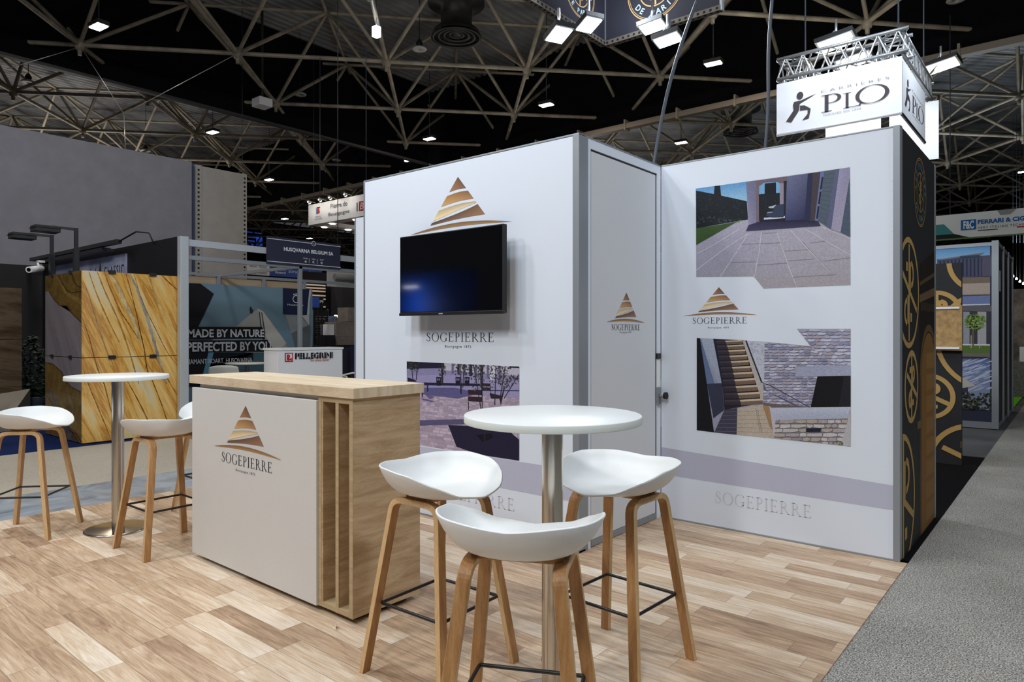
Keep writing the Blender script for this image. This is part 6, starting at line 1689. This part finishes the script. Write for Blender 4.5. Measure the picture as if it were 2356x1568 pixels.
t = tag(MB().box((XO - 0.04, p0[0], p0[1] - 0.03), (XO, p1[0], p0[1] + 0.03)).build('light_tube', M['lamp_soft']), 'short glowing light tube above the grey stone boxes', 'lamp')
MB().box((XO - 0.03, p0[0] + 0.02, 0), (XO - 0.01, p0[0] + 0.05, p0[1] - 0.03)).build('stand_pole', M['black_metal'], t)
pbox(712, 735, 686, 709, 'blue_flag', 'small deep blue flag at the edge of the graphic', 'flag', M['blue'], -13.0, 0.02)
for o_ in [x for x in sc.objects if x.name.startswith('blue_flag')]: MB().box((-13.04, PE.uz(700, 1)[0] * 0 + max(v.co.y for v in o_.data.vertices) - 0.03, 0), (-13.021, max(v.co.y for v in o_.data.vertices), max(v.co.z for v in o_.data.vertices))).build('flag_pole', M['black_metal'], o_)
t = pbox(733, 744, 685, 709, 'white_letter_flag', 'narrow dark flag with white letters beside the blue flag', 'flag', M['black_wall'], -13.05, 0.02)
ym_ = max(v.co.y for v in t.data.vertices); zm_ = max(v.co.z for v in t.data.vertices)
MB().box((-13.09, ym_ - 0.03, 0), (-13.071, ym_, zm_)).build('flag_pole', M['black_metal'], t)
a = Art(Plane('X', -13.05), 0.003)
q0_ = Plane('X', -13.05).uz(735, 690); q1_ = Plane('X', -13.05).uz(743, 697); fit_text(a, 'PI', q0_[0], q1_[0], q1_[1], q0_[1], (220, 220, 225), bold=0.02); a.build('lettering', t)
pbox(788, 812, 800, 870, 'navy_panel', 'navy and grey panel right of the white counter', 'panel', M['navy'], -12.6, 0.05, zmin=0)
pbox(810, 840, 797, 870, 'navy_panel', 'deep navy panel touching the screen wall edge', 'panel', mat('deep_navy', (24, 30, 72), 0.7), -12.3, 0.05, zmin=0)
# hall wall far behind, with a dusk window
wfar = MB().box((-60.2, -20, 0), (-60, 70, 12)).build('wall_west', M['dark_hall']); tag(wfar, kind='structure')
wn = MB().box((-60, 70, 0), (40, 70.2, 12)).build('wall_north', M['dark_hall']); tag(wn, kind='structure')
dusk = emit('dusk_sky', (30, 70, 190), 0.55)
PWW = Plane('X', -59.9)
win = thing('window_1', None, None, (-59.9, 20, 5), kind='structure')
for (x0, x1, y0, y1) in [(561, 603, 531, 538), (561, 574, 540, 546), (564, 603, 541, 549), (563, 583, 559, 567), (590, 604, 546, 566), (566, 586, 551, 556)]:
    u0_, z1_ = PWW.uz(x0, y0); u1_, z0_ = PWW.uz(x1, y1)
    MB().box((-59.98, u0_, z0_), (-59.9, u1_, z1_)).build('pane', dusk, win)
# unseen blue stand wall, added to put a blue reflection in the television glass
pz = thing('blue_reflection_wall', 'unseen deep blue wall added for the blue reflection in the television, washed by a lamp', 'light wall', (-16, -8.0, 0))
MB().box((-19.5, -8.15, 0.0), (-13.6, -8.0, 3.2)).build('wall_panel', mat('vivid_blue_paint', (24, 90, 220), 0.6), pz)
MB().box((-16.3, -7.75, 2.76), (-15.7, -7.70, 2.79)).build('light_tube', M['lamp_cool'], pz)
MB().box((-16.0, -8.0, 2.80), (-15.96, -7.72, 2.83)).build('arm', M['black_metal'], pz)
area_light('blue_wall_wash', (-16.0, -7.2, 2.2), (-16.0, -8.0, 2.15), 60, COOL, 0.3)  # added wash, so the mirrored blue fades towards its edges

# ================================================================== THE HALL ROOF
O2 = Vector((-15.007, 12.586)); VA = Vector((2.714, 2.962)); VB = Vector((-2.887, 2.914))
ZL, ZU, ZD = 9.0, 11.2, 11.75
def nd(i, j): p = O2 + VA * i + VB * j; return p
def in_view(p, z, margin=260):
    x, y = p.x, p.y; d = x * FX + y * FY
    if d < 2: return False
    l = x * RX + y * RY; px = CX + l / d * F; py = HY - (z - CAM_H) / d * F
    return -margin < px < 2356 + margin and -margin * 1.5 < py and d < 88
# corrugated deck: ridges run along Y (the hall's own axis)
m = MB(); xs = -62.0; step = 0.30; prof = [(0, 0), (0.10, 0), (0.14, 0.09), (0.26, 0.09)]
pts = []
while xs < 30:
    for dx, dz in prof: pts.append((xs + dx, ZD + dz))
    xs += step
ya_, yb_ = -6.0, 20.6
vs = [(x, ya_, z) for x, z in pts] + [(x, yb_, z) for x, z in pts]; n = len(pts)
m.raw(vs, [(k, k + 1, n + k + 1, n + k) for k in range(n - 1)])
ceil = m.build('ceiling', M['deck'], recalc=False); tag(ceil, kind='structure')
# beyond the cross curtain the sheets turn
m = MB(); pts = []; dirv = Vector((VA.x, VA.y)).normalized(); nrm = Vector((-dirv.y, dirv.x)); xs = 0.0; base = Vector((-34, 8))
k = 0; rows = []
while xs < 110:
    for dx, dz in prof: rows.append((xs + dx, ZD + dz + 0.12))
    xs += step
vs, fs = [], []
def clipY(p, d):   # along d from p, keep Y in [20.7, 90]
    t0 = (20.7 - p.y) / d.y; t1 = (88 - p.y) / d.y; return p + d * t0, p + d * t1
for s_, z_ in rows:
    p = Vector((30, -30)) + nrm * s_; a0, a1 = clipY(p, dirv); vs += [(a0.x, a0.y, z_), (a1.x, a1.y, z_)]
for k in range(len(rows) - 1): fs.append((2 * k, 2 * k + 1, 2 * k + 3, 2 * k + 2))
m.raw(vs, fs); c2 = m.build('ceiling_deck', M['deck'], ceil, recalc=False)
# space frame: lower chords, upper chords, braces, nodes - one mesh per line
frame = thing('space_frame', None, None, (-15, 12.5, ZL), kind='structure')
IR = range(-14, 17); JR = range(-5, 20)
def run(points, z, r, name):
    mm = MB(); cnt = 0
    for a_, b_ in zip(points[:-1], points[1:]):
        if in_view(a_, z) or in_view(b_, z):
            mm.tube((a_.x, a_.y, z), (b_.x, b_.y, z), r, seg=8, caps=False); cnt += 1
            for q in (a_, b_):
                d = (b_ - a_).normalized() * (0.34 if q is a_ else -0.34)
    if cnt: mm.build(name, M['pipe'], frame)
for j in JR: run([nd(i, j) for i in IR], ZL, 0.062, 'lower_chord')
for i in IR: run([nd(i, j) for j in JR], ZL, 0.062, 'lower_chord')
for j in JR: run([nd(i + .5, j + .5) for i in IR], ZU, 0.055, 'upper_chord')
for i in IR: run([nd(i + .5, j + .5) for j in JR], ZU, 0.055, 'upper_chord')
for j in JR:
    mm = MB(); nodes = MB(); c = 0
    for i in IR:
        pu = nd(i + .5, j + .5)
        if in_view(pu, ZU, 400) or in_view(pu, ZL, 400):
            for di, dj in ((0, 0), (1, 0), (0, 1), (1, 1)):
                q = nd(i + di, j + dj); mm.tube((pu.x, pu.y, ZU), (q.x, q.y, ZL), 0.055, seg=8, caps=False); c += 1
        p = nd(i, j)
        if in_view(p, ZL):
            nodes.lathe([(0, -0.16), (0.10, -0.14), (0.15, 0.0), (0.10, 0.14), (0, 0.16)], 12, (p.x, p.y, ZL))
            nodes.tube((p.x, p.y, ZL - 0.28), (p.x, p.y, ZL), 0.05, 0.07, 8)
    if c: mm.build('brace_row', M['pipe'], frame)
    if nodes.v: nodes.build('node_row', M['pipe'], frame)
# black smoke curtains between the roof bays
for nm, b in (('smoke_curtain', ((-21.30, -6, 8.5), (-21.24, 20.55, ZD + 0.2))), ('smoke_curtain', ((-40, 20.60, 8.5), (12, 20.66, ZD + 0.3))), ('smoke_curtain', ((-42, -6, 8.5), (-41.9, 60, ZD + 0.2)))):
    pass
t = tag(MB().box((-21.30, -6, 8.52), (-21.24, 20.05, ZD + 0.05)).build('smoke_curtain', M['curtain']), 'black smoke curtain hanging from the roof above the left of the hall', 'curtain')
MB().box((-21.36, -6, 8.46), (-21.18, 20.05, 8.54)).build('bottom_bar', mat('curtain_bar', (64, 62, 64), 0.6), t)
t = tag(MB().box((-48, 20.60, 8.52), (14, 20.66, ZD + 0.1)).build('smoke_curtain', M['curtain']), 'black smoke curtain crossing the hall behind the white booth', 'curtain')
MB().box((-48, 20.52, 8.46), (14, 20.74, 8.54)).build('bottom_bar', mat('curtain_bar2', (96, 88, 80), 0.6), t)
t = tag(MB().box((-48, 20.2, 8.25), (14, 20.45, 8.34)).box((-48, 20.2, 8.34), (14, 20.22, 8.42)).build('cable_tray', mat('tray_grey', (128, 118, 106), 0.5, 0.2)), 'long cable tray hung just under the cross smoke curtain', 'cable tray')
x = -46
while x < 14: MB().box((x, 20.18, 8.2), (x + 0.06, 20.49, 8.55)).build('hanger', M['pipe'], t); x += 1.9
tag(MB().box((-48, 56, 8.6), (30, 56.06, ZD + 0.1)).build('smoke_curtain', M['curtain']), 'furthest black smoke curtain near the end of the hall', 'curtain')
# round air diffusers on ducts
def diffuser(px, py, z, label, R=0.72):
    g = ground(px, py, z); t = thing('air_diffuser', label, 'air vent', (g.x, g.y, z), 0, 'round air diffusers')
    c = (g.x, g.y, z)
    for k, rr in enumerate((1.0, 0.78, 0.56, 0.34)): MB().lathe([(R * rr, 0.0 + k * 0.03), (R * (rr - 0.10), 0.05 + k * 0.03), (R * (rr - 0.12), 0.0 + k * 0.03), (R * rr, 0.0 + k * 0.03)], 40, c).build('ring_blade', M['duct'], t)
    MB().lathe([(0, 0.10), (R * 0.2, 0.10), (R * 0.2, 0.14), (0, 0.14)], 24, c).build('centre_cap', M['duct'], t)
    MB().lathe([(R * 0.98, 0.06), (R * 0.9, 0.20), (R * 0.62, 0.24), (R * 0.62, 0.9), (R * 1.12, 0.95), (R * 1.12, ZD - z - 0.03)], 40, c).build('duct', M['duct'], t)
diffuser(1050, 88, 9.75, 'big round air diffuser hanging near the top centre')
diffuser(1704, 306, 9.75, 'round air diffuser above the white wall with photographs')
# high-bay lamps under the frame
LAMPS = [(227, 61, 'brightest high-bay lamp, top left corner of the roof'), (489, 304, 'high-bay lamp above the joint of the tall grey walls'), (619, 413, 'high-bay lamp right of the tall pale fabric wall'), (655, 503, 'small high-bay lamp left of the white square sign'),
         (988, 319, 'high-bay lamp above the screen wall emblem'), (1257, 241, 'high-bay lamp left of the dark hanging sign'), (1567, 328, 'high-bay lamp seen between the two hanging black cables'), (1641, 146, 'high-bay lamp right of the dark hanging sign'), (712, 548, 'tiny high-bay lamp on the upper edge of the dark name sign'),
         (2356, 395, 'cool lamp cut by the right edge of the picture')]
for px, py, lb in LAMPS:
    z = 8.7; g = ground(px, py, z)
    t = thing('high_bay_lamp', lb, 'lamp', g, 0, 'high-bay lamps under the roof')
    R4 = Matrix.Translation(g) @ Matrix.Rotation(math.radians(6), 4, 'Z')
    MB().box((-0.24, -0.14, 0.0), (0.24, 0.14, 0.10), 0, R4).build('housing', M['duct'], t)
    MB().box((-0.21, -0.12, -0.02), (0.21, 0.12, 0.0), 0, R4).build('lens', M['lamp_white'], t)
    MB().tube((g.x, g.y, z + 0.1), (g.x, g.y, ZD + (0.14 if g.y > 20.0 else 0.04)), 0.012, seg=6).build('suspension', M['cable'], t)
    if py < 340: area_light('high_bay_glow', (g.x, g.y, z - 0.05), (g.x, g.y, 0), 150, WARM, 0.4)
for px, py, lb in ((866, 73, 'small upright white light box near the top centre-left'), (935, 366, 'tiny white light box just above the screen wall')):
    g = ground(px, py, 8.6); s = 0.075 if py < 100 else 0.06
    t = tag(MB().box((g.x - s, g.y - s, g.z - s * 1.6), (g.x + s, g.y + s, g.z + s * 1.6)).build('sign_lamp', M['lamp_cool']), lb, 'lamp')
    MB().tube((g.x, g.y, g.z), (g.x, g.y, 11), 0.008, seg=6).build('suspension', M['cable'], t)
for px, py, lb in ((65, 189, 'pale disc loudspeaker at the far upper left'), (690, 217, 'pale disc loudspeaker right of the white projector box'), (335, 347, 'pale disc loudspeaker just above the huge grey wall'), (775, 368, 'pale disc loudspeaker left of the screen wall top'), (965, 113, 'pale disc loudspeaker beside the big air diffuser'), (2200, 0, 'pale disc loudspeaker at the very top right'), (1045, 0, 'pale disc loudspeaker at the top edge over the diffuser')):
    if py < 5 and px < 1100: continue
    g = ground(px, py, 9.6)
    t = thing('disc_speaker', lb, 'loudspeaker', g, 0, 'disc loudspeakers')
    MB().lathe([(0.05, -0.02), (0.20, -0.02), (0.22, 0.0), (0.20, 0.03), (0.05, 0.10), (0.05, -0.02)], 28, g).build('disc', mat('speaker_white', (170, 168, 164), 0.6), t)
    MB().lathe([(0, 0.02), (0.07, 0.02), (0.10, 0.18), (0.04, 0.28), (0, 0.28)], 20, g).tube((g.x, g.y, g.z + 0.25), (g.x, g.y, ZD), 0.01, seg=6).build('horn', M['black'], t)
g = ground(603, 235, 8.6)
t = thing('projector', 'white box projector hung under the roof frame, left', 'projector', g)
MB().box((g.x - 0.28, g.y - 0.2, g.z - 0.14), (g.x + 0.2, g.y + 0.25, g.z + 0.12)).build('casing', M['white'], t, bevel=0.02)
MB().box((g.x - 0.03, g.y - 0.03, g.z + 0.12), (g.x + 0.03, g.y + 0.03, ZD - 0.01)).build('mount', M['duct'], t)
# hanging black cables
def cable(pts, lb, r=0.022):
    m = MB().path(pts, r, 8).build('hanging_cable', M['cable']); tag(m, lb, 'cable')
c0 = deep(1505, 372, 6.0); c1 = deep(1608, -10, 6.4)
mid = [c0 + (c1 - c0) * s + Vector((0.0, 0, 0)) + Vector((RX, RY, 0)) * (-0.05 * math.sin(PI * s)) for s in [k / 10 for k in range(11)]]
cable([c0 + Vector((0, 0, -0.25))] + mid + [c1 + (c1 - c0) * 0.6], 'slanting black cable rising behind the top of the cabin door wall', 0.016)
c0 = deep(1761, 340, 6.3); c1 = deep(1776, -10, 6.3)
cable([c0 + Vector((0, 0, -0.3))] + [c0 + (c1 - c0) * s + Vector((RX, RY, 0)) * (0.01 * math.sin(7 * s)) for s in [k / 8 for k in range(9)]] + [c1 + (c1 - c0) * 0.5], 'straight black cable dropping behind the middle of the photograph wall', 0.016)
c0 = deep(2303, 548, 9.3); c1 = deep(2327, -10, 9.6)
cable([c0] + [c0 + (c1 - c0) * s + Vector((RX, RY, 0)) * (0.03 * math.sin(5 * s)) for s in [k / 8 for k in range(9)]] + [c1 + (c1 - c0) * 0.4], 'thin black cable hanging in front of the banner with blue lettering', 0.012)
# thin steel wires under the roof, top left
def wire(a_, b_, lb):
    m = MB().tube(a_, b_, 0.010, seg=6).build('steel_wire', M['steel']); tag(m, lb, 'wire')
wire((nd(-2, 0).x, nd(-2, 0).y, 9.0), ground(285, 262, 7.3), 'steel wire slanting down from the first roof joint, upper left')
wire((nd(-2, 0).x - 0.05, nd(-2, 0).y, 8.95), ground(16, 158, 8.0), 'steel wire running left from the first roof joint')
wire((nd(-1, 0).x, nd(-1, 0).y, 9.0), ground(287, 261, 7.28), 'steel wire from the second roof joint to the hanging point')
wire(ground(285, 263, 7.28), ground(288, 338, 6.3), 'short vertical steel wire behind the huge grey wall')
